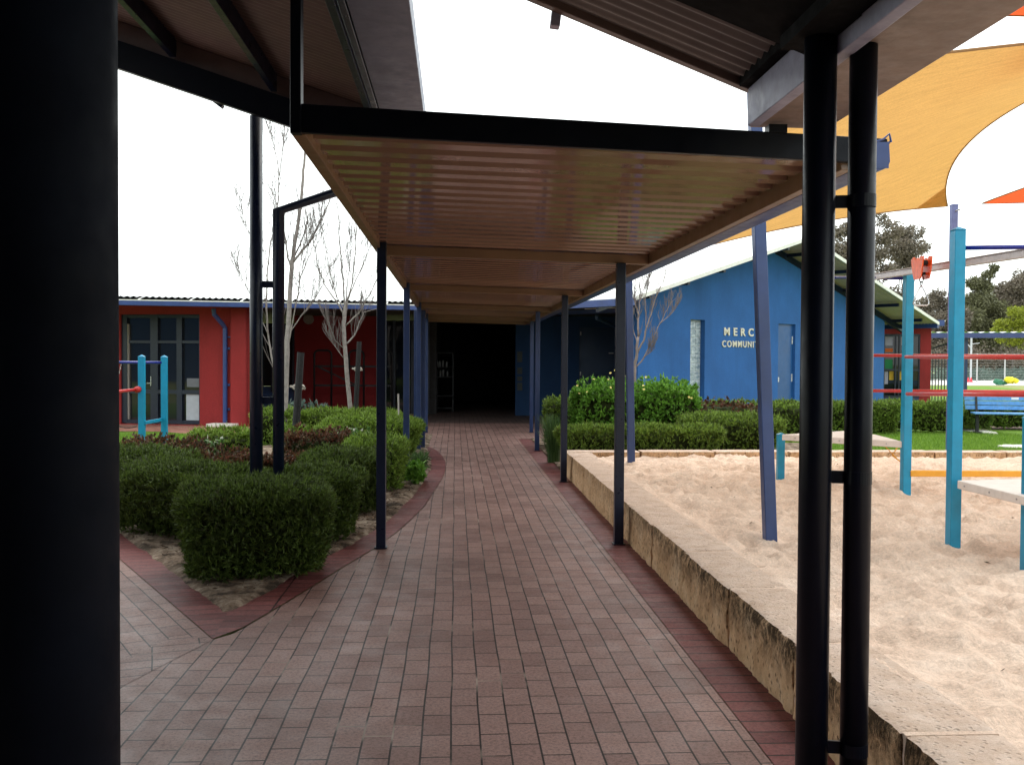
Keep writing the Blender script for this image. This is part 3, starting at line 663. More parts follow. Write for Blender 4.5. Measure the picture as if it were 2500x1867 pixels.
# ---------------------------------------------------------------- play frame in the sand
def pyr_post(b, x, y, z0, z1, w, cap=.022):
    h = w/2; b.bb(x-h, x+h, y-h, y+h, z0, z1)
    e = h+.003; b.bb(x-e, x+e, y-e, y+e, z1, z1+.008)
    b.add([(x-e, y-e, z1+.008), (x+e, y-e, z1+.008), (x+e, y+e, z1+.008), (x-e, y+e, z1+.008), (x, y, z1+.008+cap)], [(0, 1, 4), (1, 2, 4), (2, 3, 4), (3, 0, 4)]); return b
pf = empty('climbing_frame', (3.9, 8, .27), 'cyan post climbing frame in the sand with red rails, pale platforms and sliding track', 'climbing frame')
gA = G(2326, 1335, .27); gB = G(2210, 1207, .27); gC = G(1905, 1167.7, .27); gD = G(2512, 1398, .27)
topA = D(2340, 566, 6.62).z; topB = D(2220, 668, 9.23).z
for g, top, w in ((gA, topA, .075), (gB, topB, .078), (gC, .27+.47, .072), (gD, 1.20, .075)):
    part(pyr_post(MB(), g.x, g.y, -.1, top, w).build('post', cyan, bevel=.004), pf)
gE = D(1990, 672, 10.9); gF = D(2104, 672, 10.2)
for g in (gE, gF): part(pyr_post(MB(), g.x, g.y, -.1, 2.30, .07).build('post', cyan, bevel=.004), pf)
part(MB().tube([D(1990, 676, 10.9), D(2207, 679, 9.25)], .018, 14).build('overhead_bar', royal, smooth=True), pf)
part(MB().tube([D(2345, 605.5, 6.6), D(2640, 601, 6.2)], .0155, 14).build('overhead_bar', royal, smooth=True), pf)
# red rails
part(MB().tube([D(2104, 867.3, 9.9), D(2640, 870, 9.0)], .0165, 12).build('rail', red_bar, smooth=True), pf)
part(MB().tube([D(2212, 871, 9.1), D(2640, 872.8, 6.4)], .0165, 12).build('rail', red_bar, smooth=True), pf)
part(MB().tube([D(2104, 953.5, 9.9), D(2640, 957, 9.4)], .0165, 12).build('rail', red_bar, smooth=True), pf)
part(MB().tube([D(2215, 961.5, 9.1), D(2640, 964.5, 6.4)], .0175, 12).build('rail', red_bar, smooth=True), pf)
# yellow balance beam
b = MB(); a = D(2222, 1155, 9.2); c = D(2620, 1156.5, 9.0); b.bar(a, c, .05, .058)
part(b.build('balance_beam', yellow_beam, bevel=.006), pf)
# platforms
def plat(pts, z, th):
    b = MB(); b.prism([(p.x, p.y) for p in pts], z-th, z); o = part(b.build('platform', cream_board, bevel=.006), pf)
    a_, c_ = pts[0], pts[1]
    for t in (.12, .5, .88):
        p = a_.lerp(c_, t); d = (c_-a_).normalized(); nrm = Vector((d.y, -d.x, 0)); q = MB().tube([Vector((p.x, p.y, z-th/2))+nrm*-.002, Vector((p.x, p.y, z-th/2))+nrm*.004], .006, 8); bo = q.build('bolt', galv); bo.parent = o; bo.matrix_parent_inverse = Matrix.Identity(4)
    return o
plat([G(1909, 1060, .78), G(2202, 1077, .78), G(2140, 1061, .78), G(2060, 1051.5, .78)], .78, .062)
plat([G(2337, 1172, .745), G(2505, 1212, .745), G(2780, 1180, .745), G(2640, 1165, .745)], .745, .056)
q = MB()
for x0, y0, x1, y1 in ((2160, 1088, 2201, 1131), (2192, 1090, 2178, 1112), (2178, 1112, 2199, 1126)):
    a = D(x0, y0, 9.5); c = D(x1, y1, 9.4)
    for k in range(9):
        p = a.lerp(c, k/9); p2 = a.lerp(c, (k+1)/9); o_ = Vector((.012, 0, 0)) if k % 2 else Vector((0, .012, .006)); q.tube([p-o_*.5, p2+o_*.5], .005, 5)
part(q.build('chain', yellow_beam), pf)
# sliding track: I-section rail
ta = D(2108, 674, 10.1); tb = D(2640, 586, 5.9)
q = MB(); q.bar(ta, tb, .05, .008); q.bar(ta-Vector((0, 0, .052)), tb-Vector((0, 0, .052)), .05, .010); q.bar(ta-Vector((0, 0, .026)), tb-Vector((0, 0, .026)), .014, .05)
part(q.build('sliding_track', galv, bevel=.002), pf)
# trolley with triangular handle
tp = D(2250, 652, 8.1); d = (tb-ta).normalized(); sd = d.cross(Vector((0, 0, 1))).normalized()
tr = empty('track_trolley', tuple(tp), 'orange track trolley hanging a steel triangle handle beside the cyan post', 'play trolley')
TS = 1.3
prof_ = [(-.10, .050), (-.06, .066), (-.035, .045), (0, .058), (.03, .040), (.055, .066), (.10, .060), (.095, .02), (.075, -.045), (.055, -.075), (-.045, -.078), (-.065, -.05), (-.085, -.005)]
prof_ = [(a*TS, c*TS) for a, c in prof_]
for s_ in (-1, 1):
    b = MB(); n_ = len(prof_)
    o1 = sd*(.030*s_); o2 = sd*(.040*s_)
    b.add([tp+d*a+Vector((0, 0, c))+o1 for a, c in prof_]+[tp+d*a+Vector((0, 0, c))+o2 for a, c in prof_], [tuple(range(n_)), tuple(range(2*n_-1, n_-1, -1))]+[(i, (i+1) % n_, n_+(i+1) % n_, n_+i) for i in range(n_)])
    part(b.build('casing', orange_pl, bevel=.003), tr)
for a in (-.05, .04): part(MB().tube([tp+d*a+sd*-.03+Vector((0, 0, .032)), tp+d*a+sd*.03+Vector((0, 0, .032))], .022, 14).build('wheel', rubber), tr)
b = MB(); b.tube([tp+d*0+sd*-.036+Vector((0, 0, -.055)), tp+sd*.036+Vector((0, 0, -.055))], .012, 10)
part(b.build('axle', rubber), tr)
part(MB().box(tp-sd*.0415+Vector((0, 0, -.01)), (.03, .002, .025), axes=[d, sd, Vector((0, 0, 1))]).build('sticker', white_matte), tr)
def ring(c, rx, rz, ax, r=.004, n=14): 
    return [c+ax*(rx*math.cos(2*math.pi*i/n))+Vector((0, 0, rz*math.sin(2*math.pi*i/n))) for i in range(n+1)]
b = MB(); ax = r0
b.tube(ring(tp+Vector((0, 0, -.098)), .017, .032, ax), .0045, 6, cap=False); b.tube(ring(tp+Vector((0, 0, -.137)), .008, .018, sd), .004, 6, cap=False)
part(b.build('shackle', dark_iron, smooth=True), tr)
hc = tp+Vector((0, 0, -.155)); hp = [(0, 0), (.030, -.05), (.062, -.13), (.066, -.152), (.050, -.166), (-.050, -.166), (-.066, -.152), (-.052, -.10), (-.024, -.04), (0, 0)]
part(MB().tube([hc+ax*a+Vector((0, 0, c)) for a, c in hp], .0062, 8).build('handle', chrome, smooth=True), tr)

# ---------------------------------------------------------------- small frame on the left lawn
lf = empty('swing_frame', tuple(D(346, 1100, 14.0)), 'small cyan two-post play frame on the left lawn before the red wall', 'play frame')
l1 = D(346, 870, 14.0); l2 = D(401, 871, 14.9)
for p in (l1, l2): part(pyr_post(MB(), p.x, p.y, -.02, p.z-.01, .085, .03).build('post', cyan, bevel=.004), lf)
part(MB().tube([D(200, 884, 14.2), D(401, 885, 14.9)], .022, 12).build('top_bar', royal, smooth=True), lf)
part(MB().tube([D(180, 966, 13.2), D(338, 950.5, 13.97)], .022, 12).tube([D(332, 951, 13.93), D(340, 950, 13.98)], .045, 12).build('rail', red_bar, smooth=True), lf)
part(MB().bar(D(353, 1032, 14.0), D(395, 1024, 14.9), .03, .045).build('brace', cyan), lf)
q = MB(); a = D(296, 890, 14.4); c = D(262, 1030, 14.4)
for k in range(26):
    p = a.lerp(c, k/26); p2 = a.lerp(c, (k+1)/26); o_ = Vector((.014, 0, 0)) if k % 2 else Vector((0, .014, 0)); q.tube([p-o_*.5, p2+o_*.5], .006, 5)
part(q.build('chain', galv), lf)
q = MB()
for k in range(16):
    x = 270+k*4; y = 1032+ 12*math.sin((k/16)*math.pi*.75); x2 = x+4.5; y2 = 1032+12*math.sin(((k+1)/16)*math.pi*.75); q.tube([D(x, y, 14.2), D(x2, y2, 14.2)], .007, 5)
part(q.build('chain', dark_iron), lf)
t_ = D(190, 870, 14.2); part(pyr_post(MB(), t_.x, t_.y, -.02, t_.z, .085, .03).build('post', cyan, bevel=.004), lf)

# ---------------------------------------------------------------- walls with openings
def wallmb(P0, P1, z0, ztop, openings, th=.2, front=None):
    """P0->P1 plan line (front face), openings [(u0,u1,za,zb)], ztop a function of u"""
    P0 = Vector(P0).to_2d().to_3d(); P1 = Vector(P1).to_2d().to_3d(); L = (P1-P0).length; dv = (P1-P0)/L; nb = Vector((-dv.y, dv.x, 0))*th
    us = sorted({0, L, *[v for o in openings for v in o[:2]]}); b = MB()
    extra = [u for u in getattr(ztop, 'breaks', []) if 0 < u < L]; us = sorted(set(us) | set(extra))
    def cell(a, c, za, zb_a, zb_c):
        A = P0+dv*a; C_ = P0+dv*c
        b.hexa([(A.x, A.y, za), (C_.x, C_.y, za), (C_.x+nb.x, C_.y+nb.y, za), (A.x+nb.x, A.y+nb.y, za), (A.x, A.y, zb_a), (C_.x, C_.y, zb_c), (C_.x+nb.x, C_.y+nb.y, zb_c), (A.x+nb.x, A.y+nb.y, zb_a)])
    for a, c in zip(us, us[1:]):
        mid = (a+c)/2; ops = sorted([o for o in openings if o[0] <= mid <= o[1]], key=lambda o: o[2]); z = z0
        for o in ops:
            if o[2] > z+1e-4: cell(a, c, z, o[2], o[2])
            z = o[3]
        cell(a, c, z, ztop(a), ztop(c))
    return b
def flat(z):
    f = lambda u: z; return f
sb = empty('classroom_building', tuple(LC(-6, 22, 0)), 'low school building with red rendered walls, dark glazing, blue gutter and a dark open entry', 'building')
R0 = LC(-17.0, 23.6, 0); R1 = LC(-5.93, 21.75, 0)
Lr = (R1-R0).length
def ur(x):   # image x to distance along the red front wall
    t = (x-1250)/F; a, c = -17.0, 23.6; da, dc = (-5.93+17)/Lr, (21.75-23.6)/Lr
    return (t*c-a)/(da-t*dc)
w0, w1 = ur(294), ur(487)
part(wallmb(R0, R1, -.02, flat(2.72), [(w0, w1, .0, 2.52)], .22).build('wall', red_wall), sb)
dR = (R1-R0).normalized(); nR = Vector((dR.y, -dR.x, 0))
# pilaster at the corner
pc = R0+dR*(ur(586)); part(MB().box(pc+nR*.06+Vector((0, 0, 1.33)), ((ur(606)-ur(566)), .119, 2.70), axes=[dR, nR, Vector((0, 0, 1))]).build('pilaster', red_wall, bevel=.05, seg=4), sb)
# window wall in the red front: frame, panes
def U(u, o, z): p = R0+dR*u+nR*o; return Vector((p.x, p.y, z))
def wbox(b, u0, u1, o0, o1, z0, z1): return b.hexa([U(u0, o1, z0), U(u1, o1, z0), U(u1, o0, z0), U(u0, o0, z0), U(u0, o1, z1), U(u1, o1, z1), U(u1, o0, z1), U(u0, o0, z1)])
gl = MB(); wbox(gl, w0, w1, -.14, -.12, .02, 2.52); win = part(gl.build('window', dark_glass), sb)
fr = MB()
xsr = [(294, 307), (364, 382), (428, 441), (483, 487)]
for xa, xb in xsr: wbox(fr, ur(xa), ur(xb), -.118, -.05, .02, 2.515)
for za, zb_ in ((.02, .09), (2.44, 2.51), (1.86, 1.92), (.70, .79)): wbox(fr, w0, w1, -.112, -.056, za, zb_)
o = fr.build('frame', frame_dark); o.parent = win; o.matrix_parent_inverse = Matrix.Identity(4); win_fix = [(win, o)]
pn = MB(); wbox(pn, ur(449), ur(486), -.119, -.10, .10, .70); part(pn.build('lower_panel', paint('pale window panel', (.42, .46, .50), .6, .1, 6)), sb)
pn = MB(); wbox(pn, ur(450), ur(486), -.119, -.112, .86, 1.06); part(pn.build('blind', paint('grey blind', (.16, .17, .19), .7, .1, 6)), sb)
pn = MB(); wbox(pn, ur(308.5), ur(310.5), -.117, -.048, .1, 2.3); part(pn.build('door_edge', paint('brushed edge strip', (.33, .30, .27), .5, .1, 6)), sb)
pn = MB(); wbox(pn, ur(365), ur(367), -.05, -.03, .88, 1.10); wbox(pn, ur(356), ur(366), -.05, -.03, .93, .95); part(pn.build('door_handle', chrome), sb)
# dim reveal things: downpipe
dpx = ur(553); q = MB(); q.tube([U(dpx-.10, .42, 2.62), U(dpx-.10, .40, 2.50), U(dpx-.02, .14, 2.28), U(dpx, .075, 2.20), U(dpx, .075, .08)], .052, 14); q.bar(U(dpx-.05, .03, 2.0), U(dpx+.13, .03, 2.0), .03, .03)
for z in (1.72, .9, .35): wbox(q, dpx+.04, dpx+.10, 0, .05, z, z+.05)
part(q.build('downpipe', gutter_blue, smooth=False), sb)
part(MB().box(U(dpx+.03, .26, .03), (.62, .36, .07), axes=[dR, nR, Vector((0, 0, 1))]).build('drain_block', concrete, bevel=.01), sb)
# recess behind the verandah
def LP(x, dep): return LC((x-1250)/F*dep, dep, 0)
part(wallmb(R1+Vector((0, 0, 0)), LP(611, 26.9), -.02, flat(2.72), [], .2).build('wall', red_wall), sb)
W1a, W1b = LP(600, 27), LP(718, 27)
b = wallmb(W1a, W1b, 0.75, flat(2.5), [], .05); wn = part(b.build('window', dark_glass), sb)
q = MB()
for x in (612, 640, 664, 692, 716): p = LP(x, 26.93); q.bb(p.x-.03, p.x+.03, p.y-.02, p.y+.02, .6, 2.5)
part(q.build('window_frame', frame_dark), sb)
part(wallmb(W1a, W1b, 0.0, flat(.745), [], .06).build('dado', paint('blue ribbed dado', (.03, .06, .16), .5, .2, 9)), sb)
part(wallmb(LP(718, 26.98), LP(926, 27), -.02, flat(2.72), [], .2).build('wall', red_wall), sb)
gl = wallmb(LP(927, 27.0), LP(1046, 27.1), 0, flat(2.6), [], .05); part(gl.build('window', dark_glass), sb)
q = MB()
for x in (930, 962, 1006, 1045): p = LP(x, 26.9); q.bb(p.x-.035, p.x+.035, p.y-.03, p.y+.02, 0, 2.6)
part(q.build('window_frame', frame_dark), sb)
# open entry passage going back into the dark
pL, pR = LP(1048, 27.1), LP(1258, 26.5)
pm = paint('dim passage wall', (.03, .027, .027), .85, .2, 3)  # entry shade put into the wall colour
pb = paint('dim blue passage wall', (.01, .015, .03), .85, .2, 3)  # blue darkened further for the shaded passage
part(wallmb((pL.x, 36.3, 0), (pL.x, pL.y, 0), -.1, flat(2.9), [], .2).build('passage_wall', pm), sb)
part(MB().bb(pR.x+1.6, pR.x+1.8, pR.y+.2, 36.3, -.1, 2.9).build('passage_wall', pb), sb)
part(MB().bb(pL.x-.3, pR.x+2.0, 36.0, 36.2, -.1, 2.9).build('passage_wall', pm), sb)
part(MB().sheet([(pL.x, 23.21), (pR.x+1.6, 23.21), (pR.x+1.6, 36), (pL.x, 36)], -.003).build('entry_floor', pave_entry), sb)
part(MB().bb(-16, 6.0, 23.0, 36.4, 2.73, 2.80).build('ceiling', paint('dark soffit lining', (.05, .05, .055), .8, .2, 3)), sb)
# verandah eaves: gutter, lip, straps, corrugated roof
def eave(xa, da, xb, db, root, back=7.0, z=2.75):
    a = LP(xa, da); c = LP(xb, db); dv = (c-a).normalized(); nb = Vector((-dv.y, dv.x, 0)); L = (c-a).length
    A = Vector((a.x, a.y, z)); C_ = Vector((c.x, c.y, z))
    part(MB().bar(A-Vector((0, 0, .06)), C_-Vector((0, 0, .06)), .10, .105).build('gutter', gutter_blue, bevel=.008), root)
    part(MB().bar(A+Vector((0, 0, .002))-nb*.045, C_+Vector((0, 0, .002))-nb*.045, .018, .022).build('gutter_lip', white_trim), root)
    k = int(L/1.05)
    for i in range(k): p = A+dv*(.5+i*1.05); q = MB().bar(p-nb*.05+Vector((0, 0, .016)), p+nb*.10+Vector((0, 0, .07))+dv*.05, .045, .006); part(q.build('gutter_strap', white_trim), root)
    V = []; Fc = []; n = int(L/.13*8); pit = math.tan(R(2.6))
    for i in range(n+1):
        s = L*i/n; w = .018*math.sin(2*math.pi*s/.13)
        for o_ in (.05, back): p = A+dv*s+nb*o_; V.append((p.x, p.y, z+.075+w+(o_)*pit))
    for i in range(n): Fc.append((2*i, 2*i+2, 2*i+3, 2*i+1))
    part(MB().add(V, Fc).build('roof_sheet', roof_dark), root)
    sf = MB().add([A+nb*.05-Vector((0, 0, .03)), C_+nb*.05-Vector((0, 0, .03)), C_+nb*2.6-Vector((0, 0, .02)), A+nb*2.6-Vector((0, 0, .02))], [(0, 1, 2, 3)])
    part(sf.build('eave_lining', paint('eave lining', (.09, .08, .08), .7, .2, 4)), root)
eave(-260, 19.6, 1150, 22.25, sb)
eave(1362, 23.75, 1560, 22.15, sb)
# blue wall right of the entry, shade in its colour, with a navy door
S0, S1 = LP(1258, 26.5), LP(1600, 26.3); Ls = (S1-S0).length; ds = (S1-S0).normalized()
us_ = lambda x: Ls*(x-1258)/(1600-1258)
part(wallmb(S0, S1, -.02, flat(2.72), [(us_(1414), us_(1502), 0, 2.42)], .2).build('wall', blue_wall_shade), sb)
nS = Vector((ds.y, -ds.x, 0))
def SU(x, o, z): p = S0+ds*us_(x)+nS*o; return Vector((p.x, p.y, z))
dd = MB().hexa([SU(1413, -.05, -.02), SU(1503, -.05, -.02), SU(1503, -.10, -.02), SU(1413, -.10, -.02), SU(1413, -.05, 2.425), SU(1503, -.05, 2.425), SU(1503, -.10, 2.425), SU(1413, -.10, 2.425)])
dro = part(dd.build('door', navy_door), sb)
pf_ = paint('pale fittings', (.6, .6, .62), .5, .1, 9)
for y in (814, 912): z = D(1418, y, 26.4).z; part(MB().box(SU(1417.5, -.03, z), (.03, .02, .10), axes=[ds, nS, Vector((0, 0, 1))]).build('hinge', pf_), sb)
q = MB()
z = D(1490, 862, 26.4).z; q.box(SU(1492, -.02, z), (.13, .03, .03), axes=[ds, nS, Vector((0, 0, 1))])
part(q.build('door_handle', pf_), sb)
q = MB().tube([D(1457, 768, 23.2), D(1457, 777, 23.3), D(1503, 797, 24.4), D(1525, 800, 24.9), SU(1526, .08, .05)], .045, 12)
part(q.build('downpipe', paint('grey blue pipe', (.10, .16, .28), .4, .1, 5)), sb)
# things against the shaded walls
rk = empty('bike_rack', tuple(LP(820, 26.2)), 'dark arched steel rack standing against the shaded red wall', 'rack')
for xa, xb in ((767, 809), (852, 888), (921, 958)):
    q = MB(); a = LP(xa, 26.2); c = LP(xb, 26.2); z = 1.75; r = .12; pts = [(a.x, a.y, 0), (a.x, a.y, z-r)]+[(a.x+r-r*math.cos(t), a.y, z-r+r*math.sin(t)) for t in (.5, 1.0, 1.5)]+[(c.x-r+r*math.cos(t), c.y, z-r+r*math.sin(t)) for t in (1.5, 1.0, .5)]+[(c.x, c.y, z-r), (c.x, c.y, 0)]
    part(q.tube(pts, .028, 8).build('arch', dark_iron, smooth=True), rk)
a = LP(767, 26.2); c = LP(958, 26.2); q = MB()
for z in (1.32, .80, .12): q.bar((a.x, a.y+.05, z), (c.x, c.y+.05, z), .07, .05)
q.bar((a.x+.1, a.y+.06, 1.3), (a.x+.1+1.0, a.y+.06, .82), .04, .04)
part(q.build('shelf_bar', dark_iron), rk)
q = MB(); dc = D(752.5, 779, 26.75); q.tube([dc+Vector((0, .02, 0)), dc+Vector((0, .19, 0))], [.14, .135], 28)
tag(q.build('wall_disc', sign_white), 'pale round disc fixed high on the shaded red wall left of the slender bare tree', 'wall disc')
q = MB(); dc = D(608.5, 774, 22.0); q.box(dc, (.05, .08, .09)); tag(q.build('wall_light', white_matte), 'small white light fitting at the corner of the red wall', 'wall light')
tr_ = empty('shelf_trolley', tuple(LP(1085, 28)), 'dark shelf rack with rows of pale bags just inside the entry', 'shelf rack')
a = LP(1066, 28); c = LP(1106, 28.3); q = MB()
for p in (a, c):
    for oy in (0, .4): q.bb(p.x-.02, p.x+.02, p.y-.02+oy, p.y+.02+oy, 0, 1.72)
part(q.build('upright', dark_iron), tr_)
for z in (1.70, 1.28, 1.0, .45, .1): part(MB().bb(a.x, c.x, a.y, a.y+.4, z, z+.025).build('shelf', dark_iron), tr_)
bottle_m = paint('dim pale plastic', (.25, .25, .24), .6, .2, 9)  # pale plastic dimmed in colour to match the entry's shade
k = 0
for z, xs__ in ((1.305, (1068, 1074, 1081, 1090)), (1.025, (1075, 1082, 1092))):
    for x in xs__:
        p = LP(x, 28.1); o = MB().tube([(p.x, p.y+.05, z), (p.x, p.y+.05, z+.12+.03*(k % 3)), (p.x, p.y+.05, z+.16+.02*(k % 3))], [.026, .03, .012], 10).build('drink_bottle', bottle_m)
        tag(o, 'pale drink bottle on a shelf of the dark rack in the entry', 'bottle', 'bottles on the entry rack'); k += 1
for i, (ya, yb) in enumerate(((858, 884), (897, 913), (919, 930), (934, 953))):
    a = D(1263, ya, 26.45); c = D(1275, yb, 26.45)
    o = MB().bb(a.x, c.x, a.y-.005, a.y+.0, min(a.z, c.z), max(a.z, c.z)).build('notice_sheet', paint('dim notice', (.07, .08, .075), .8, .1, 9)) if i == 0 else MB().bb(a.x, c.x, a.y-.005, a.y+.0, min(a.z, c.z), max(a.z, c.z)).build('notice_sheet', bpy.data.materials['dim notice'])  # pale paper darkened in colour for the shade beside the entry
    tag(o, ['tallest notice sheet, highest of the four beside the entry', 'second notice sheet from the top beside the entry', 'third notice sheet from the top beside the entry', 'lowest notice sheet beside the dark entry'][i], 'notice', 'notices beside the entry')

# ---------------------------------------------------------------- blue gabled community building
soffit_cream = paint('cream sheet soffit', (.50, .37, .38), .6, .1, 4)
cb = empty('community_building', tuple(LC(4.3, 22.6, 0)), 'bright blue rendered gable building with white roof and narrow glass block window', 'building')
def W(s, o, z): return LC(4.34+.757*s+.653*o, 22.6+.653*s-.757*o, z)
s0, s1, sa = -2.08, 8.63, 2.943; za = EYE+2.957; pt = .278
zs = lambda s: za-pt*abs(s-sa)
def zu(u): return zs(u+s0)-.02
zu.breaks = [sa-s0]
part(wallmb(W(s0, 0, 0), W(s1, 0, 0), -.02, zu, [(-.27-s0, .263-s0, .25, 2.49), (3.26-s0, 4.03-s0, 0, 2.49)], .28).build('wall', blue_wall), cb)
part(wallmb(LP(1575, 26.3), W(s0, -.285, 0), -.02, flat(zs(s0)-.05), [], .2).build('wall', blue_wall_shade), cb)
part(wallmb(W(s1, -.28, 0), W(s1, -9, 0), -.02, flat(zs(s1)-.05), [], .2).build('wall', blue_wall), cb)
def wb(b, sa_, sb_, oa, ob, z0, z1): return b.hexa([W(sa_, ob, z0), W(sb_, ob, z0), W(sb_, oa, z0), W(sa_, oa, z0), W(sa_, ob, z1), W(sb_, ob, z1), W(sb_, oa, z1), W(sa_, oa, z1)])
wnd = empty('window', (0, 0, 0)); wnd.parent = cb
q = MB(); n = 11
for i in range(n):
    for j in range(2):
        sa_ = -.136+j*.2; z = .27+i*.2; wb(q, sa_+.008, sa_+.192, -.20, -.12, z+.008, z+.192)
w_ = part(q.build('glass_blocks', glass_block, bevel=.012, seg=3), cb)
q = MB(); wb(q, -.27, .263, -.21, -.135, .25, 2.49); part(q.build('mortar_frame', paint('pale mortar', (.55, .60, .64), .8, .1, 9)), cb)
bpy.data.objects.remove(wnd)
q = MB(); wb(q, 3.255, 4.035, -.12, -.07, 0, 2.495); dr2 = part(q.build('door', door_blue), cb)
for z in (2.08, 1.10): q = MB(); wb(q, 3.965, 3.99, -.075, -.05, z-.1, z+.1); part(q.build('hinge', pf_), cb)
q = MB()
wb(q, 3.31, 3.35, -.07, -.02, 1.0, 1.12); part(q.build('door_handle', pf_), cb)
# roof planes
def rp_(sA, sB, oA, oB, mat, name, lift, th):
    b = MB(); b.hexa([W(sA, oA, zs(sA)+lift), W(sB, oA, zs(sB)+lift), W(sB, oB, zs(sB)+lift), W(sA, oB, zs(sA)+lift), W(sA, oA, zs(sA)+lift+th), W(sB, oA, zs(sB)+lift+th), W(sB, oB, zs(sB)+lift+th), W(sA, oB, zs(sA)+lift+th)]); return part(b.build(name, mat), cb)
for sA, sB in ((-3.35, sa), (sa, 9.75)):
    rp_(sA, sB, 1.06, -9.5, roof_white, 'roof', .052, .02)
    # corrugated cream underside over the gable overhang
    V = []; Fc = []; n = int(10.5/.10*4)
    for i in range(n+1):
        o_ = 1.05-10.5*i/n*1.0; w = .012*math.sin(2*math.pi*(i/4.0))
        for s_ in (sA, sB): V.append(W(s_, o_, zs(s_)+.035+w))
    for i in range(n): Fc.append((2*i, 2*i+2, 2*i+3, 2*i+1))
    part(MB().add(V, Fc).build('roof_underside', soffit_cream), cb)
    rp_(sA, sB, 1.09, 1.062, white_trim, 'rake_trim', .005, .09)
    k = 5
    for i in range(k):
        s_ = sA+(sB-sA)*(i+.5)/k
        b = MB(); wb(b, s_-.04, s_+.04, -.1, .90, zs(s_)-.10, zs(s_)-.012); part(b.build('purlin_end', gutter_blue if False else navy_post), cb)
    rp_(sA, sB, .30, .22, navy_post, 'rafter', -.13, .10) if False else rp_(sA, sB, .02, -.06, navy_post, 'rafter', -.20, .16)
b = MB(); wb(b, 9.70, 9.82, -9.3, 1.05, zs(9.75)-.08, zs(9.75)+.05); part(b.build('gutter', gutter_blue), cb)
b = MB(); wb(b, -3.45, -3.33, -3.3, 1.03, zs(-3.35)-.10, zs(-3.35)+.04); part(b.build('gutter', gutter_blue), cb)
b = MB(); wb(b, s1-.2, 9.7, -1.2, -.98, zs(9.7)-.22, zs(9.7)-.03); part(b.build('eave_beam', navy_post), cb)
# lettering on the blue wall
def text_mesh(body, size, s_, z_, width, parent, off=.022, spc=1.14):
    cu = bpy.data.curves.new('lettering', 'FONT'); cu.body = body; cu.size = size; cu.extrude = .012; cu.offset = size*off; cu.space_character = spc
    ob = bpy.data.objects.new('tmp_text', cu); COL.objects.link(ob); bpy.context.view_layer.update()
    me = bpy.data.meshes.new_from_object(ob); bpy.data.objects.remove(ob)
    xs_ = [v.co.x for v in me.vertices]; ys2 = [v.co.y for v in me.vertices]; x0, x1 = min(xs_), max(xs_); y0, y1 = min(ys2), max(ys2)
    for v in me.vertices:
        u = s_+(v.co.x-x0)/(x1-x0)*width; z = z_+(v.co.y-y0)/(y1-y0)*size; p = W(u, .013+v.co.z, z); v.co = p
    me.materials.clear(); me.materials.append(letter_cream); o = bpy.data.objects.new('text_line', me); COL.objects.link(o); return part(o, parent)
lt = empty('wall_lettering', tuple(W(1.7, 0, 2.1)), 'cream raised capital lettering on the blue gable wall', 'lettering')
def sz(x, y): # image point on the wall plane
    t = (x-1250)/F; s = (t*22.6-4.34)/(.757-t*.653); dep = 22.6+.653*s; return s, D(x, y, dep).z
sM, zM0 = sz(1765.5, 819); _, zM1 = sz(1765.5, 799); sC1, _ = sz(1838, 819); sO, zO0 = sz(1761, 847); _, zO1 = sz(1761, 831); 
text_mesh('M E R C Y', zM1-zM0, sM, zM0, (sC1-sM)*1.27, lt)
sI, _ = sz(1843, 847)
text_mesh('COMMUNITY', zO1-zO0, sO, zO0, (sI-sO)*1.19, lt, .010, 1.28)

# red wing at the far right end of the gable building
wg = empty('classroom_wing', tuple(LC(12, 30, 0)), 'red classroom wing with paper covered windows seen past the blue gable wall', 'building')
g0, g1 = LP(2150, 30.2), LP(2272, 29.8)
Lg = (g1-g0).length; ug = lambda x: Lg*(x-2150)/122
part(wallmb(g0, g1, -.02, flat(2.75), [(ug(2156), ug(2246), .42, 2.4)], .2).build('wall', red_wall), wg)
dg_ = (g1-g0).normalized(); ng = Vector((dg_.y, -dg_.x, 0))
def GU(x, o, z): p = g0+dg_*ug(x)+ng*o; return Vector((p.x, p.y, z))
def gb(b, xa, xb, oa, ob, z0, z1): return b.hexa([GU(xa, ob, z0), GU(xb, ob, z0), GU(xb, oa, z0), GU(xa, oa, z0), GU(xa, ob, z1), GU(xb, ob, z1), GU(xb, oa, z1), GU(xa, oa, z1)])
q = MB(); gb(q, 2156, 2246, -.14, -.12, .42, 2.4); part(q.build('window', dark_glass), wg)
q = MB()
for x in (2157, 2185, 2194, 2215, 2243): gb(q, x, x+3, -.115, -.03, .42, 2.4)
for z in (.42, 1.25, 2.33): gb(q, 2156, 2246, -.11, -.035, z, z+.06)
part(q.build('window_frame', frame_dark), wg)
q = MB(); gb(q, 2157, 2244, 0.002, .02, -.02, .42); 
for z in (.08, .16, .24, .32): gb(q, 2157, 2244, .02, .035, z, z+.03)
part(q.build('dado', paint('navy ribbed dado', (.02, .03, .12), .5, .2, 9)), wg)
q = MB(); gb(q, 2140, 2296, .5, .62, 2.62, 2.80); part(q.build('fascia', gutter_blue), wg)
q = MB(); gb(q, 2120, 2300, .45, -4, 2.76, 2.80); part(q.build('roof', roof_white), wg)
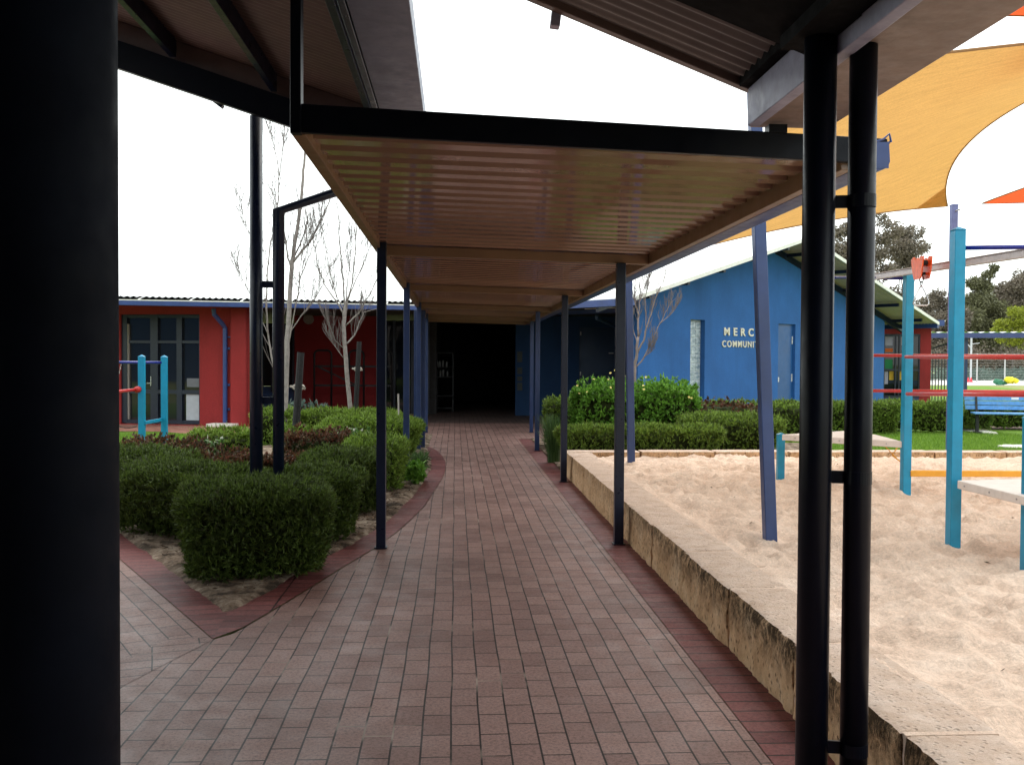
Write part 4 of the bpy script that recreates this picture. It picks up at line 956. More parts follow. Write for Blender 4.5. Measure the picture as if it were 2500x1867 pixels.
papers = [(2160, 2179.5, 821, 843, paper_w, 'pale lilac paper taped at the top of the wing window'), (2161, 2180, 850, 859, paper_o, 'orange paper strip taped in the wing window'), (2161, 2180, 877, 901, paper_g, 'green paper taped in the wing window'),
          (2158, 2169, 907, 938, paper_w, 'tall pale paper low in the wing window'), (2172, 2183, 906, 928, paper_y, 'yellow paper low in the wing window, left of the window post'), (2196, 2204, 906, 928, paper_y, 'yellow paper low in the wing window, right of the window post'), (2200, 2208, 822, 842, paper_w, 'narrow pale paper beside the cyan post in the wing window')]
for xa, xb, ya, yb, m_, lb in papers:
    za_, zb2_ = D(xa, yb, 30).z, D(xa, ya, 30).z; q = MB(); gb(q, xa, xb, -.118, -.112, za_, zb2_); tag(q.build('window_paper', m_), lb, 'paper', 'papers in the wing window')

# covered way beyond, fence, lamp, bench and far things
cw = empty('covered_way', tuple(LC(19, 40, 0)), 'long low navy edged covered way crossing the view behind the bench', 'canopy')
a, c = LP(2270, 40), LP(2760, 38); q = MB().bar((a.x, a.y, 2.63), (c.x, c.y, 2.63), .1, .21); part(q.build('fascia', paint('navy fascia', (.04, .055, .18), .4, .15, 4)), cw)
V = []; dv = (c-a).normalized(); nb = Vector((-dv.y, dv.x, 0)); L = (c-a).length; n = int(L/.2*8); Fc = []
for i in range(n+1):
    s_ = L*i/n; w = .02*math.sin(2*math.pi*s_/.2*.5)
    for o_ in (-.02, 3): p = a+dv*s_+nb*o_; V.append((p.x, p.y, 2.76+w+o_*.02))
for i in range(n): Fc.append((2*i, 2*i+2, 2*i+3, 2*i+1))
part(MB().add(V, Fc).build('roof_sheet', roof_white), cw)
for x in (2356.5, 2600): p = LP(x, 39.9); part(MB().bb(p.x-.06, p.x+.06, p.y-.06, p.y+.06, -.02, 2.53).build('post', navy_lit), cw)
p = LP(2276, 40); part(MB().bar((p.x, p.y, 2.1), (p.x+1.3, p.y, 2.5), .06, .06).build('brace', navy_dark), cw)
fn = empty('bar_fence', tuple(LP(2296, 34)), 'black vertical bar fence between the red wing and the play frame', 'fence')
q = MB()
for i, x in enumerate((2276, 2283.5, 2291, 2298.5, 2306, 2313.5, 2321, 2328.5)):
    p = LP(x, 34); q.bb(p.x-.014, p.x+.014, p.y-.014, p.y+.014, -.02, 1.9)
part(q.build('bars', dark_iron), fn)
a, c = LP(2275, 34), LP(2330, 34); part(MB().bar((a.x, a.y, .12), (c.x, c.y, .12), .03, .04).bar((a.x, a.y, 1.82), (c.x, c.y, 1.82), .03, .04).build('rail', dark_iron), fn)
lp = empty('lamp_post', tuple(LP(2370, 79)), 'pale grey post with two angled arms behind the covered way', 'post')
p = LP(2370, 79); part(MB().tube([(p.x, p.y, 0), (p.x, p.y, 3.9)], .075, 10).build('pole', paint('pale grey pole', (.5, .52, .55), .5, .1, 5)), lp)
part(MB().bar((p.x, p.y, 2.7), (p.x-1.1, p.y, 3.7), .06, .06).build('arm', bpy.data.materials['pale grey pole']), lp); part(MB().bar((p.x, p.y, 3.0), (p.x+.7, p.y, 3.1), .05, .05).build('arm', bpy.data.materials['pale grey pole']), lp)
mf = empty('mesh_fence', tuple(LP(2400, 75)), 'pale wire mesh fence on thin posts along the far path', 'fence')
for x in (2270, 2318, 2385, 2453, 2521, 2590): p = LP(x, 75); part(MB().tube([(p.x, p.y, 0), (p.x, p.y, 2.2)], .05, 8).build('fence_post', paint('pale fence post', (.5, .5, .5), .5, .1, 5) if x == 2270 else bpy.data.materials['pale fence post']), mf)
q = MB(); a, c = LP(2270, 75), LP(2590, 75)
for z in (.1, 2.15): q.bar((a.x, a.y, z), (c.x, c.y, z), .03, .03)
for i in range(1, 10): q.bar((a.x, a.y, i*.21), (c.x, c.y, i*.21), .008, .008)
part(q.build('wire', bpy.data.materials['pale fence post']), mf)
bn = empty('park_bench', tuple(LP(2430, 21.2)), 'pale blue slatted park bench on dark legs before the hedge', 'bench')
xa, xb = LP(2357, 21.2), LP(2545, 20.9); dv = (xb-xa).normalized(); nf = Vector((dv.y, -dv.x, 0))
for i, (z, o_) in enumerate(((.745, -.06), (.645, -.03), (.545, 0))): part(MB().box((xa+xb)/2+nf*o_+Vector((0, 0, z)), ((xb-xa).length, .03, .085), axes=[dv, nf, Vector((0, 0, 1))]).build('back_slat', bench_blue, bevel=.005), bn)
for i in range(3): part(MB().box((xa+xb)/2+nf*(.10+i*.13)+dv*.05+Vector((0, 0, .435)), ((xb-xa).length-.1, .11, .035), axes=[dv, nf, Vector((0, 0, 1))]).build('seat_slat', bench_blue, bevel=.005), bn)
for x in (2386, 2520):
    p = LP(x, 21.1); b = MB(); b.box(p+nf*.05+Vector((0, 0, .20)), (.06, .07, .44), axes=[dv, nf, Vector((0, 0, 1))]); b.bar(p-nf*.07+Vector((0, 0, .78)), p+nf*0+Vector((0, 0, .40)), .04, .03); b.bar(p-nf*.02+Vector((0, 0, .40)), p+nf*.42+Vector((0, 0, .40)), .04, .03); b.box(p+nf*.08+Vector((0, 0, .02)), (.12, .34, .02), axes=[dv, nf, Vector((0, 0, 1))])
    part(b.build('leg', dark_iron), bn)
part(MB().box((xa+xb)/2+dv*.25+nf*-.044+Vector((0, 0, .75)), (.15, .002, .05), axes=[dv, nf, Vector((0, 0, 1))]).build('sticker', white_matte), bn)
def pad(x0, x1, y0, y1, label):
    b = MB(); n = 22; c = G((x0+x1)/2, (y0+y1)/2); rx = (G(x1, (y0+y1)/2)-G(x0, (y0+y1)/2)).length/2; ry = abs(G((x0+x1)/2, y0).y-G((x0+x1)/2, y1).y)/2
    pts = [(c.x+rx*math.cos(2*math.pi*i/n)*random.uniform(.85, 1.08), c.y+ry*math.sin(2*math.pi*i/n)*random.uniform(.8, 1.08)) for i in range(n)]
    tag(b.prism(pts, -.04, .012).build('concrete_pad', concrete), label, 'concrete pad')
pad(2357, 2413, 1046, 1058, 'ragged white concrete pad under the leg of the blue bench'); pad(2437, 2560, 1086, 1093, 'long white concrete slab lying in the right lawn')
for i, (x, lb) in enumerate(((2364, 'pinkish red cone, left of two, at the foot of the grey lamp post'), (2371, 'pinkish red cone, right of two, at the foot of the grey lamp post'))):
    p = LP(x, 74); tag(MB().tube([(p.x, p.y, 0), (p.x, p.y, .03), (p.x, p.y, .031), (p.x, p.y, .36)], [.18, .18, .11, .03], 12).build('traffic_cone', cone_pink), lb, 'cone', 'cones by the lamp post')
hp_ = empty('sports_bib_heap', tuple(LP(2457, 66)), 'heap of yellow and dark green sports cloths at the edge of the far path', 'heap of cloths')
for m_, n_, seed, nm in ((toy_yellow, 7, 3, 'yellow_cloth'), (toy_green, 7, 9, 'green_cloth')):
    rnd = random.Random(seed); b = MB()
    for i in range(n_):
        x = 2462+rnd.uniform(-6, 18) if nm == 'yellow_cloth' else 2434+rnd.uniform(0, 40); p = LP(x, 66+rnd.uniform(-.4, .4)); r = rnd.uniform(.12, .24); pts = []
        for k in range(5): pts.append((p.x+(k-2)*r*.6, p.y, r*.8+rnd.uniform(-.04, .1)+(.1 if nm == 'yellow_cloth' else 0)))
        b.tube(pts, [r*.3, r*.8, r, r*.8, r*.3], 8)
    part(b.build(nm, m_, smooth=True), hp_)
cr = empty('parked_car', tuple(LP(2385, 105)), 'dark blue car parked beyond the mesh fence', 'car')
p = LP(2386, 105); prof_c = [(-1.9, .35), (-1.95, .8), (-1.7, .95), (-1.1, 1.0), (-.6, 1.42), (.7, 1.45), (1.35, 1.0), (2.0, .85), (2.05, .35)]
b = MB(); n_ = len(prof_c); b.add([(p.x+a, p.y-.8, z) for a, z in prof_c]+[(p.x+a, p.y+.8, z) for a, z in prof_c], [tuple(range(n_)), tuple(range(2*n_-1, n_-1, -1))]+[(i, (i+1) % n_, n_+(i+1) % n_, n_+i) for i in range(n_)])
part(b.build('body', car_blue, bevel=.05), cr)
part(MB().add([(p.x+a, p.y-.81, z) for a, z in ((-.95, 1.02), (-.52, 1.36), (.66, 1.38), (1.15, 1.02))], [(0, 1, 2, 3)]).build('side_window', dark_glass), cr)
for a in (-1.25, 1.3):
    for s_ in (-.78, .78): part(MB().tube([(p.x+a, p.y+s_-.1, .33), (p.x+a, p.y+s_+.1, .33)], .33, 16).build('wheel', rubber), cr)
# garden stakes
def stake(a, c, r, mat, label, tie=None):
    o = empty('garden_stake', (a.x, a.y, 0), label, 'stake'); a0 = Vector((a.x, a.y, -.05)); 
    part(MB().tube([a0, a, c], [r, r, r*.92], 10).build('shaft', mat), o)
    if tie is not None:
        p = a.lerp(c, tie); q = MB(); q.tube(ring(p, r*1.35, r*.6, Vector((1, 0, 0)), n=12), .018, 5, cap=False); q.bar(p, p+Vector((-.12, .02, .012)), .008, .03); q.bar(p+Vector((.02, 0, 0)), p+Vector((.09, .02, -.02)), .008, .035)
        part(q.build('tie', tie_cloth), o)
stake(D(718, 1110, 13.0), D(734.5, 860, 13.0), .052, stake_black, 'thick black leaning stake with a pale tie, rising from the red brown shrubs', .66)
stake(D(868, 1010, 19.2), D(877, 834, 19.2), .052, stake_black, 'black stake with pale tie right of the slender bare tree', .62)
stake(D(974, 1030, 16.5), D(972.5, 961, 16.5), .016, stake_grey, 'thin pale timber peg sticking up behind the hedge by the walkway')
# ---------------------------------------------------------------- foliage
def unit(a): return a/np.maximum(1e-9, np.linalg.norm(a, axis=-1, keepdims=True))
def leafset(P, Nn, L, Wd, a=.6, b=.7, c=.25, diamond=False, lvar=.4):
    n = len(P); d = unit(Nn*a+rng.normal(size=(n, 3))*b*.6+np.array([0, 0, c])); s = unit(np.cross(d, rng.normal(size=(n, 3))))
    ll = (L*(1+lvar*rng.uniform(-1, 1, n)))[:, None]; ww = (Wd*(1+.3*rng.uniform(-1, 1, n)))[:, None]
    if diamond: V = np.stack([P, P+d*ll*.5+s*ww*.5, P+d*ll, P+d*ll*.5-s*ww*.5], 1).reshape(-1, 3); return V
    return np.stack([P-s*ww*.5, P+s*ww*.5, P+d*ll], 1).reshape(-1, 3)
def boxshell(cx, cy, a, b, h, rot, r, n, seed, lump=.07, z0=.04, taper=.22, shoots=.5):
    """random points + normals on a clipped, rounded, lumpy hedge surface (no underside)"""
    A = np.array([4*a*b, 2*b*h, 2*b*h, 2*a*h, 2*a*h]); fc = rng.choice(5, n, p=A/A.sum()); u = rng.uniform(-1, 1, n); v = rng.uniform(-1, 1, n); w = rng.uniform(0, 1, n)
    P = np.zeros((n, 3)); 
    P[:, 0] = np.where(fc == 0, u*a, np.where(fc == 1, -a, np.where(fc == 2, a, u*a))); P[:, 1] = np.where(fc == 0, v*b, np.where(fc <= 2, v*b, np.where(fc == 3, -b, b))); P[:, 2] = np.where(fc == 0, h, w*h)
    q = np.stack([np.clip(P[:, 0], -a+r, a-r), np.clip(P[:, 1], -b+r, b-r), np.clip(P[:, 2], -9, h-r*.55)], 1); dlt = P-q; Nn = unit(dlt); P = q+Nn*np.array([r, r, r*.55])
    tp = 1-taper*np.clip(1-P[:, 2]/h, 0, 1)**1.5; P[:, 0] *= tp; P[:, 1] *= tp
    # vertical grooves and lumps between neighbouring plants
    an = np.arctan2(P[:, 1]/b, P[:, 0]/a)
    k = (fbm(P[:, 0]*5+seed, P[:, 1]*5+P[:, 2]*3, 3, seed)-.5)*2*lump
    P += Nn*k[:, None]; P[:, 2] = np.maximum(P[:, 2], 0)+z0
    ca, sa_ = math.cos(rot), math.sin(rot)
    def rt_(Q): return np.stack([Q[:, 0]*ca-Q[:, 1]*sa_, Q[:, 0]*sa_+Q[:, 1]*ca, Q[:, 2]], 1)
    P = rt_(P)+np.array([cx, cy, 0]); return P, rt_(Nn)
HN = [0]
def tufts(P, Nn, k, L, Wd, zup, diamond):
    # k needles fanning from every shoot tip
    n = len(P); d = unit(Nn*.55+rng.normal(size=(n, 3))*.42+np.array([0, 0, zup])); sc = rng.uniform(.65, 1.3, (n, 1))
    PP = np.repeat(P, k, 0)+np.repeat(d*sc, k, 0)*L*.55*rng.uniform(0, 1, (n*k, 1)); DD = unit(np.repeat(d, k, 0)+rng.normal(size=(n*k, 3))*.48)
    return leafset(PP, DD, L*.8, Wd, 1, .1, 0, diamond)
def hedge(cx, cy, a, b, h, rot, mat, label, n, L=.055, Wd=.009, r=None, group='clipped hedge bushes', name='hedge_bush', cat='hedge', lump=.06, depth=.10, zup=.35, top=None, core=True, diamond=False):
    HN[0] += 1; r = r or min(a, b)*.55; e = empty(name, (cx, cy, 0), label, cat, group)
    h -= .035; kk = 9; P, Nn = boxshell(cx, cy, a, b, h, rot, r, max(40, n//kk), HN[0]*7, lump)
    P = P-Nn*(depth*rng.uniform(0, 1, len(P))**1.3)[:, None]
    FV = tufts(P, Nn, kk, L, Wd*1.5, zup, diamond)
    # longer shoots breaking the clipped outline
    m_ = n//22; P2, N2 = boxshell(cx, cy, a, b, h, rot, r, m_, HN[0]*7, lump); part(arr_mesh('foliage', np.concatenate([FV, leafset(P2, N2, L*1.4, Wd*1.0, .35, .7, .8, diamond)]), 4 if diamond else 3, mat), e)
    if core:
        b_ = MB(); d_ = depth*.75; b_.add(*rough_block(-a+d_, a-d_, -b+d_, b-d_, .03, h-d_*.7, .035, HN[0], res=.09, r=min(a, b)*.5))
        ca, sa_ = math.cos(rot), math.sin(rot)
        vv = []
        for v in b_.v:
            t = 1-.30*max(0, 1-v[2]/h)**1.5; x, y = v[0]*t, v[1]*t; vv.append((cx+x*ca-y*sa_, cy+x*sa_+y*ca, v[2]))
        b_.v = vv; part(b_.build('branches', core_mat), e)
    return e
C1_ = 'clipped dark green hedge bush'
hedge(-1.44, 7.08, .56, .60, .64, R(12), hedge_leaf, 'nearest and largest dark clipped hedge bush, filling the tip of the brick edged bed', 85000, .040, .008)
hedge(-2.34, 8.60, .72, .50, .59, R(-30), hedge_leaf, 'wide dark hedge bush directly behind and left of the nearest one', 58000, .040, .008)
hedge(-3.25, 9.95, .62, .52, .61, R(-30), hedge_leaf, 'hedge bush at the far left of the bed, half hidden by the near black column', 20000, .052, .010)
hedge(-1.22, 8.35, .44, .46, .59, 0, hedge_leaf, 'hedge bush just right of the round pipe pair, behind the nearest bush', 36000, .042, .009)
hedge(-1.12, 9.80, .44, .50, .61, R(5), hedge_leaf, 'hedge bush left of and behind the nearest square walkway post', 32000, .042, .009)
hedge(-.93, 11.35, .37, .50, .61, 0, hedge_leaf2, 'hedge bush between the first and second walkway posts', 13000, .055, .011)
hedge(-1.28, 15.0, .80, .72, .63, 0, hedge_leaf2, 'broad bright hedge bush beside the curve of red edging', 26000, .06, .014)
hedge(-1.90, 17.9, .92, .48, .60, 0, hedge_leaf2, 'long bright hedge at the foot of the slender bare tree', 16000, .06, .016)
hedge(-3.22, 17.5, .38, .55, .62, 0, hedge_leaf2, 'hedge bush behind the black garden stake', 9000, .06, .016)
hedge(-2.05, 13.2, .42, .34, .60, 0, hedge_leaf2, 'small bright hedge bush behind the red brown shrubs', 10000, .055, .013)
hedge(-3.02, 12.85, .42, .34, .60, 0, hedge_leaf2, 'hedge bush at the lawn edge, left of the round pipe pair', 10000, .055, .013)
for cx, cy, a, b, h, lb in ((-3.35, 11.3, .52, .45, .60, 'largest red brown leaved shrub, far left of the bed'), (-2.45, 10.3, .36, .35, .54, 'low red brown shrub left of the round pipe pair'), (-1.85, 10.35, .22, .25, .50, 'small red brown shrub seen between the pipe pair and the stake'), (-1.68, 11.8, .38, .36, .66, 'tall dense red brown shrub at the foot of the black stake')):
    hedge(cx, cy, a, b, h, 0, red_leaf, lb, 9000 if a > .3 else 4000, .042, .017, group='red brown shrubs', name='shrub', cat='shrub', lump=.13, diamond=True, zup=.45)
hedge(-1.33, 13.2, .19, .2, .52, 0, varieg, 'small white and green variegated plant among the hedges', 1100, .07, .032, group='accent plants', name='small_plant', cat='plant', lump=.12, diamond=True)
hedge(-2.78, 11.3, .09, .09, .60, 0, varieg, 'tiny white flowered plant poking above the red brown shrubs', 200, .06, .03, group='accent plants', name='small_plant', cat='plant', diamond=True, core=False)
hedge(-3.0, 19.3, .45, .25, .62, 0, silver_leaf, 'silvery grey leaved plant under the arched rack', 1500, .08, .025, group='accent plants', name='small_plant', cat='plant', lump=.15, diamond=True)
hedge(-.50, 12.0, .10, .34, .20, 0, bush_leaf, 'leafy green weeds at the base of the second left post', 1300, .06, .03, group='accent plants', name='small_plant', cat='plant', lump=.12, diamond=True, core=False, r=.05)
hedge(-.50, 13.6, .08, .3, .16, 0, strap_leaf, 'patch of grassy weeds beside the curved red edging', 900, .10, .008, group='accent plants', name='small_plant', cat='plant', core=False, r=.05)
# right hand beds
hedge(2.62, 13.62, 1.22, .36, .60, 0, hedge_right, 'long low clipped hedge just behind the far limestone wall', 40000, .05, .014, group='clipped hedges right of the path')
hedge(4.25, 14.75, .82, .55, .71, R(-8), hedge_right, 'taller clipped hedge with brownish patches left of the thick leaning pole', 26000, .05, .015, group='clipped hedges right of the path')
fb = hedge(2.95, 15.7, 1.12, .72, 1.14, 0, bush_leaf, 'big bright green bush dotted with yellow daisies before the blue wall', 34000, .07, .024, group='daisy bush', name='flowering_bush', cat='bush', lump=.26, diamond=True, r=.5)
hedge(1.95, 16.9, .4, .5, .85, 0, hedge_right, 'dark rounded shrub left of the daisy bush', 7000, .06, .018, group='clipped hedges right of the path', lump=.12)
hedge(4.75, 17.0, .62, .4, .80, 0, red_leaf, 'dull brown shrub under the glass block window', 2600, .06, .03, group='red brown shrubs', name='shrub', cat='shrub', lump=.15, diamond=True)
hedge(6.0, 18.6, 1.2, .4, .72, R(-12), hedge_right, 'far hedge running past the leaning pole below the lettered wall', 12000, .06, .02, group='clipped hedges right of the path')
dn = [(1915, 20.6, .42, .45, .66, 'hedge block left of the near right column pair'), (1985, 21.4, .7, .4, .60, 'hedge section hidden mostly by the thicker near column'), (2063, 21.2, .55, .45, .63, 'hedge section seen between the two near right pipes'), (2150, 20.9, .30, .45, .64, 'rounded hedge block right of the near pipes'), (2190, 21.9, .36, .4, .64, 'set back hedge block left of the far cyan post'), (2275, 21.3, .62, .42, .63, 'wide hedge block between the two tall cyan posts'), (2372, 21.9, .46, .4, .62, 'hedge section behind the left end of the bench'), (2455, 22.6, .55, .4, .55, 'twiggy hedge section behind the bench seat'), (2540, 22.4, .6, .4, .6, 'hedge section beyond the right end of the bench')]
for x, dep, a, b, h, lb in dn:
    c = LC((x-1250)/F*dep, dep, 0); hedge(c.x, c.y, a, b, h, -YAW, hedge_right, lb, 13000, .06, .02, group='hedge blocks along the right lawn')
# strappy plant
def strappy(cx, cy, n, h, label, sp=.2):
    V = []
    for i in range(n):
        an = random.uniform(0, 6.28); r = random.uniform(0, .10); hh = h*random.uniform(.6, 1.05); out = random.uniform(.02, sp); p = Vector((cx+r*math.cos(an), cy+r*math.sin(an), .0)); w = .006
        sd_ = Vector((-math.sin(an), math.cos(an), 0))*w; pr = p; 
        for k in range(1, 5):
            t = k/4; q = p+Vector((math.cos(an)*out*t*t, math.sin(an)*out*t*t, hh*(t-.12*t**3))); ww = 1-.75*t; wp = 1-.75*(t-.25)
            V += [pr-sd_*wp, pr+sd_*wp, q+sd_*ww, q-sd_*ww]; pr = q
    o = arr_mesh('grassy_plant', np.array([tuple(v) for v in V]), 4, strap_leaf); return tag(o, label, 'plant')
strappy(1.47, 14.35, 420, .80, 'upright strappy leaved plant at the left end of the far wall', .26)
# daisies
f0_ = None
P, Nn = boxshell(2.95, 15.7, 1.12, .72, 1.14, 0, .5, 300, 4, .2); ok = (P[:, 2] > .75) & (P[:, 1] < 16.0); P = P[ok][:18]; 
for i, p in enumerate(P):
    if f0_ is None:
        q = MB()
        for k in range(8):
            an = k*math.pi/4; q.add([(0, 0, 0), (.022*math.cos(an-.3), .022*math.sin(an-.3), .006), (.032*math.cos(an), .032*math.sin(an), .008), (.022*math.cos(an+.3), .022*math.sin(an+.3), .006)], [(0, 1, 2, 3)])
        f0_ = q.build('daisy', petal); o = f0_
    else: o = f0_.copy(); COL.objects.link(o)
    o.location = Vector(p)+Vector((0, -.03, .07+.05*random.random())); o.scale = (.72,)*3; o.rotation_euler = (R(random.uniform(20, 75)), 0, random.uniform(-.6, .6)); o.parent = fb; o.matrix_parent_inverse = Matrix.Translation(-fb.location)

# grass blades and litter
def blades(poly, n, h, name, label):
    P0 = np.array(poly); lo, hi = P0.min(0), P0.max(0); Q = rng.uniform(lo, hi, (n*2, 2)); Q = Q[inpoly(poly)(Q[:, 0], Q[:, 1])][:n]
    P = np.concatenate([Q, np.full((len(Q), 1), -.02)], 1); Nn = np.tile([0, 0, 1.0], (len(P), 1)); o = arr_mesh(name, leafset(P, Nn, h, .012, .8, .9, .3), 3, grass_leaf); tag(o, label, 'grass', kind='stuff')
blades([(3.6, 13.2), (9, 13), (12, 16), (12, 20.8), (7.4, 20.8), (5.3, 16)], 60000, .05, 'lawn_grass', 'short green grass of the right lawn behind the far limestone wall')
blades([(-8.5, 13.8), (-3.5, 12.4), (-3.5, 16.6), (-1.2, 19.4), (-1.4, 20.2), (-8.5, 19.7)], 45000, .05, 'lawn_grass', 'short green grass of the left lawn in front of the red wall')
def litter(pts_fn, n, mat, name, label, s=.03, z=.03):
    Q = pts_fn(n); P = np.concatenate([Q, np.full((len(Q), 1), z)+rng.uniform(0, .012, (len(Q), 1))], 1); d = rng.normal(size=(len(Q), 3)); d[:, 2] *= .25; d = unit(d); V = leafset(P, d, s, s*.28, 1, .1, 0, True, .6)
    tag(arr_mesh(name, V, 4, mat), label, 'leaf litter', kind='stuff')
def bedpts(n):
    Q = rng.uniform([-5, 5.9], [-.3, 14], (n*4, 2)); return Q[bm_(Q[:, 0], Q[:, 1])][:n]
litter(bedpts, 5200, litter_mat, 'leaf_litter', 'dry twigs and leaf litter lying on the sandy soil under the hedges', .035, .032)
def sandpts(n): 
    Q = rng.uniform([2.0, 2.2], [6.5, 12], (n, 2)); return Q
Q = sandpts(130); P = np.stack([Q[:, 0], Q[:, 1], sandh(Q[:, 0], Q[:, 1])+.004], 1); d = rng.normal(size=(len(Q), 3)); d[:, 2] *= .3; tag(arr_mesh('sand_litter', leafset(P, unit(d), .028, .010, 1, .1, .1, True, .6), 4, litter_mat), 'few dark leaf bits scattered over the sand', 'leaf litter', kind='stuff')

# ---------------------------------------------------------------- bare trees
dist_ = 17
def twigs(b, line, radii, n, Lr, rnd, depth, t0=.15, upb=.9, spread=.8):
    m_ = len(line)-1
    for i in range(n):
        t = t0+(1-t0)*rnd.random(); f = t*m_; j = min(int(f), m_-1); p = line[j].lerp(line[j+1], f-j); r_ = (radii[j]*(1-(f-j))+radii[j+1]*(f-j))
        dr = (line[j+1]-line[j]).normalized(); an = rnd.uniform(0, 6.28); side = Vector((math.cos(an), math.sin(an), rnd.uniform(0, .4))); d = (dr*.75+side*spread+Vector((0, 0, upb*.35))).normalized()
        L = Lr*rnd.uniform(.5, 1.1)*(1.15-.6*t); k = 5; pts = [p]; q = p.copy(); dd_ = d.copy()
        for s in range(k):
            dd_ = (dd_+Vector((rnd.uniform(-.12, .12), rnd.uniform(-.12, .12), upb*.16))).normalized(); q = q+dd_*(L/k); pts.append(q.copy())
        r1 = max(.0037 if dist_ > 15 else .003, min(r_*.6, .02)*min(1, L/.9)); rr = [r1*(1-.6*s/k) for s in range(k+1)]
        b.tube(pts, rr, 5 if r1 > .006 else 3, cap=False)
        if depth > 0: twigs(b, pts, rr, max(2, int(n*.42)), Lr*.48, rnd, depth-1, .2, upb, spread)
def bare_tree(dist, limbs, label, seed, tw, Lr, mat, depth=1, spread=.7):
    rnd = random.Random(seed); base = D(*limbs[0][0][0], dist); e = empty('bare_tree', (base.x, base.y, 0), label, 'bare tree')
    bt = MB(); bb = MB(); tb = MB()
    for i, (pts, ra, rb) in enumerate(limbs):
        off = 0 if i == 0 else rnd.uniform(-.35, .35); n_ = len(pts); line = [D(x, y, dist+off*(k/(n_-1))) for k, (x, y) in enumerate(pts)]; rr = [(ra+(rb-ra)*k/(n_-1))*.76 for k in range(n_)]
        if i == 0: line = [Vector((line[0].x, line[0].y, -.05))]+line; rr = [ra*1.15]+rr
        # finer, slightly crooked line
        L2, R2 = [], []
        for k in range(len(line)-1):
            for s in range(3):
                t = s/3; p = line[k].lerp(line[k+1], t)+Vector((rnd.uniform(-1, 1), rnd.uniform(-1, 1), 0))*.008; L2.append(p); R2.append(rr[k]+(rr[k+1]-rr[k])*t)
        L2.append(line[-1]); R2.append(rr[-1])
        (bt if i == 0 else bb).tube(L2, R2, 9 if ra > .03 else 6)
        twigs(tb, L2, R2, int(tw*1.25) if i else tw//2, Lr, rnd, depth, .15 if i else .45, 1.0, spread)
    part(bt.build('trunk', mat, smooth=True), e); part(bb.build('branches', mat, smooth=True), e); part(tb.build('twigs', bark_tw), e); return e
bare_tree(17.0, [([(694, 1085), (695, 1030), (698, 930), (701, 830), (706, 740), (712, 650), (716, 615), (724, 570), (733, 500), (738, 450), (742, 400), (750, 340), (765, 270), (775, 200)], .070, .018),
    ([(716, 640), (735, 615), (757, 590), (770, 565), (785, 535), (800, 500), (812, 470), (820, 440)], .030, .008), ([(700, 860), (715, 780), (728, 720), (733, 650), (740, 600), (748, 555)], .016, .006), ([(729, 690), (742, 655), (757, 620), (775, 575), (787, 550)], .014, .006),
    ([(712, 655), (702, 628), (698, 590), (690, 540), (672, 485), (655, 450)], .026, .006), ([(697, 990), (678, 930), (662, 870), (653, 800), (650, 730), (653, 660), (660, 600), (672, 540), (679, 490), (681, 430)], .024, .012),
    ([(681, 430), (675, 380), (664, 335), (650, 295)], .012, .007), ([(681, 430), (688, 380), (694, 330), (698, 290)], .011, .006), ([(655, 820), (630, 760), (605, 705), (583, 672), (573, 650)], .009, .003), ([(660, 700), (632, 620), (605, 560), (592, 520), (570, 498)], .010, .003),
    ([(703, 820), (735, 770), (770, 730), (790, 690), (812, 640)], .014, .005)], 'tall bare tree behind the round pipe pair, taller of the two on the left', 3, 13, .85, bark, 1)
bare_tree(19.0, [([(856, 1010), (850, 940), (845, 880), (841, 830), (839, 790), (842, 755), (846, 735)], .060, .045), ([(842, 760), (839, 700), (833, 640), (828, 570), (826, 520), (822, 470)], .026, .007), ([(846, 745), (860, 690), (868, 620), (870, 560), (872, 510)], .020, .006),
    ([(846, 740), (862, 700), (885, 650), (903, 600), (922, 560)], .020, .006), ([(842, 770), (820, 735), (793, 695), (777, 655), (768, 600), (757, 545)], .022, .006), ([(841, 760), (818, 715), (805, 660), (795, 600), (788, 560)], .016, .005), ([(843, 795), (875, 765), (905, 715), (925, 670), (935, 640)], .022, .006),
    ([(843, 842), (866, 818), (878, 785), (890, 762), (925, 752)], .024, .007), ([(840, 850), (818, 832), (803, 790), (786, 762)], .014, .004), ([(840, 875), (822, 852), (803, 826)], .010, .003), ([(846, 740), (850, 680), (856, 610), (858, 550)], .016, .005)],
    'slender bare tree with a pale straight trunk before the shaded red wall', 8, 12, .62, bark, 1, .5)
bare_tree(17.0, [([(1548, 1000), (1549, 915), (1551, 885), (1555, 862), (1558, 822)], .045, .030), ([(1558, 822), (1559, 767), (1553, 749), (1549, 727), (1552, 682)], .026, .006), ([(1559, 775), (1562, 738), (1574, 698), (1584, 676)], .014, .004), ([(1556, 862), (1571, 831), (1579, 798), (1589, 767), (1598, 736), (1605, 714), (1618, 691), (1625, 655)], .024, .005),
    ([(1550, 898), (1571, 876), (1589, 840), (1598, 818), (1611, 791), (1625, 763), (1636, 742), (1651, 727)], .020, .004), ([(1577, 805), (1577, 767), (1576, 731), (1579, 700), (1585, 680)], .012, .004), ([(1572, 873), (1588, 860), (1600, 848)], .008, .003), ([(1556, 840), (1545, 800), (1535, 765), (1520, 730), (1505, 690)], .012, .004), ([(1612, 790), (1640, 765), (1654, 745)], .008, .003)],
    'small bare tree in front of the blue gable wall beside the far leaning pole', 5, 11, .42, bark_r, 1, .6)

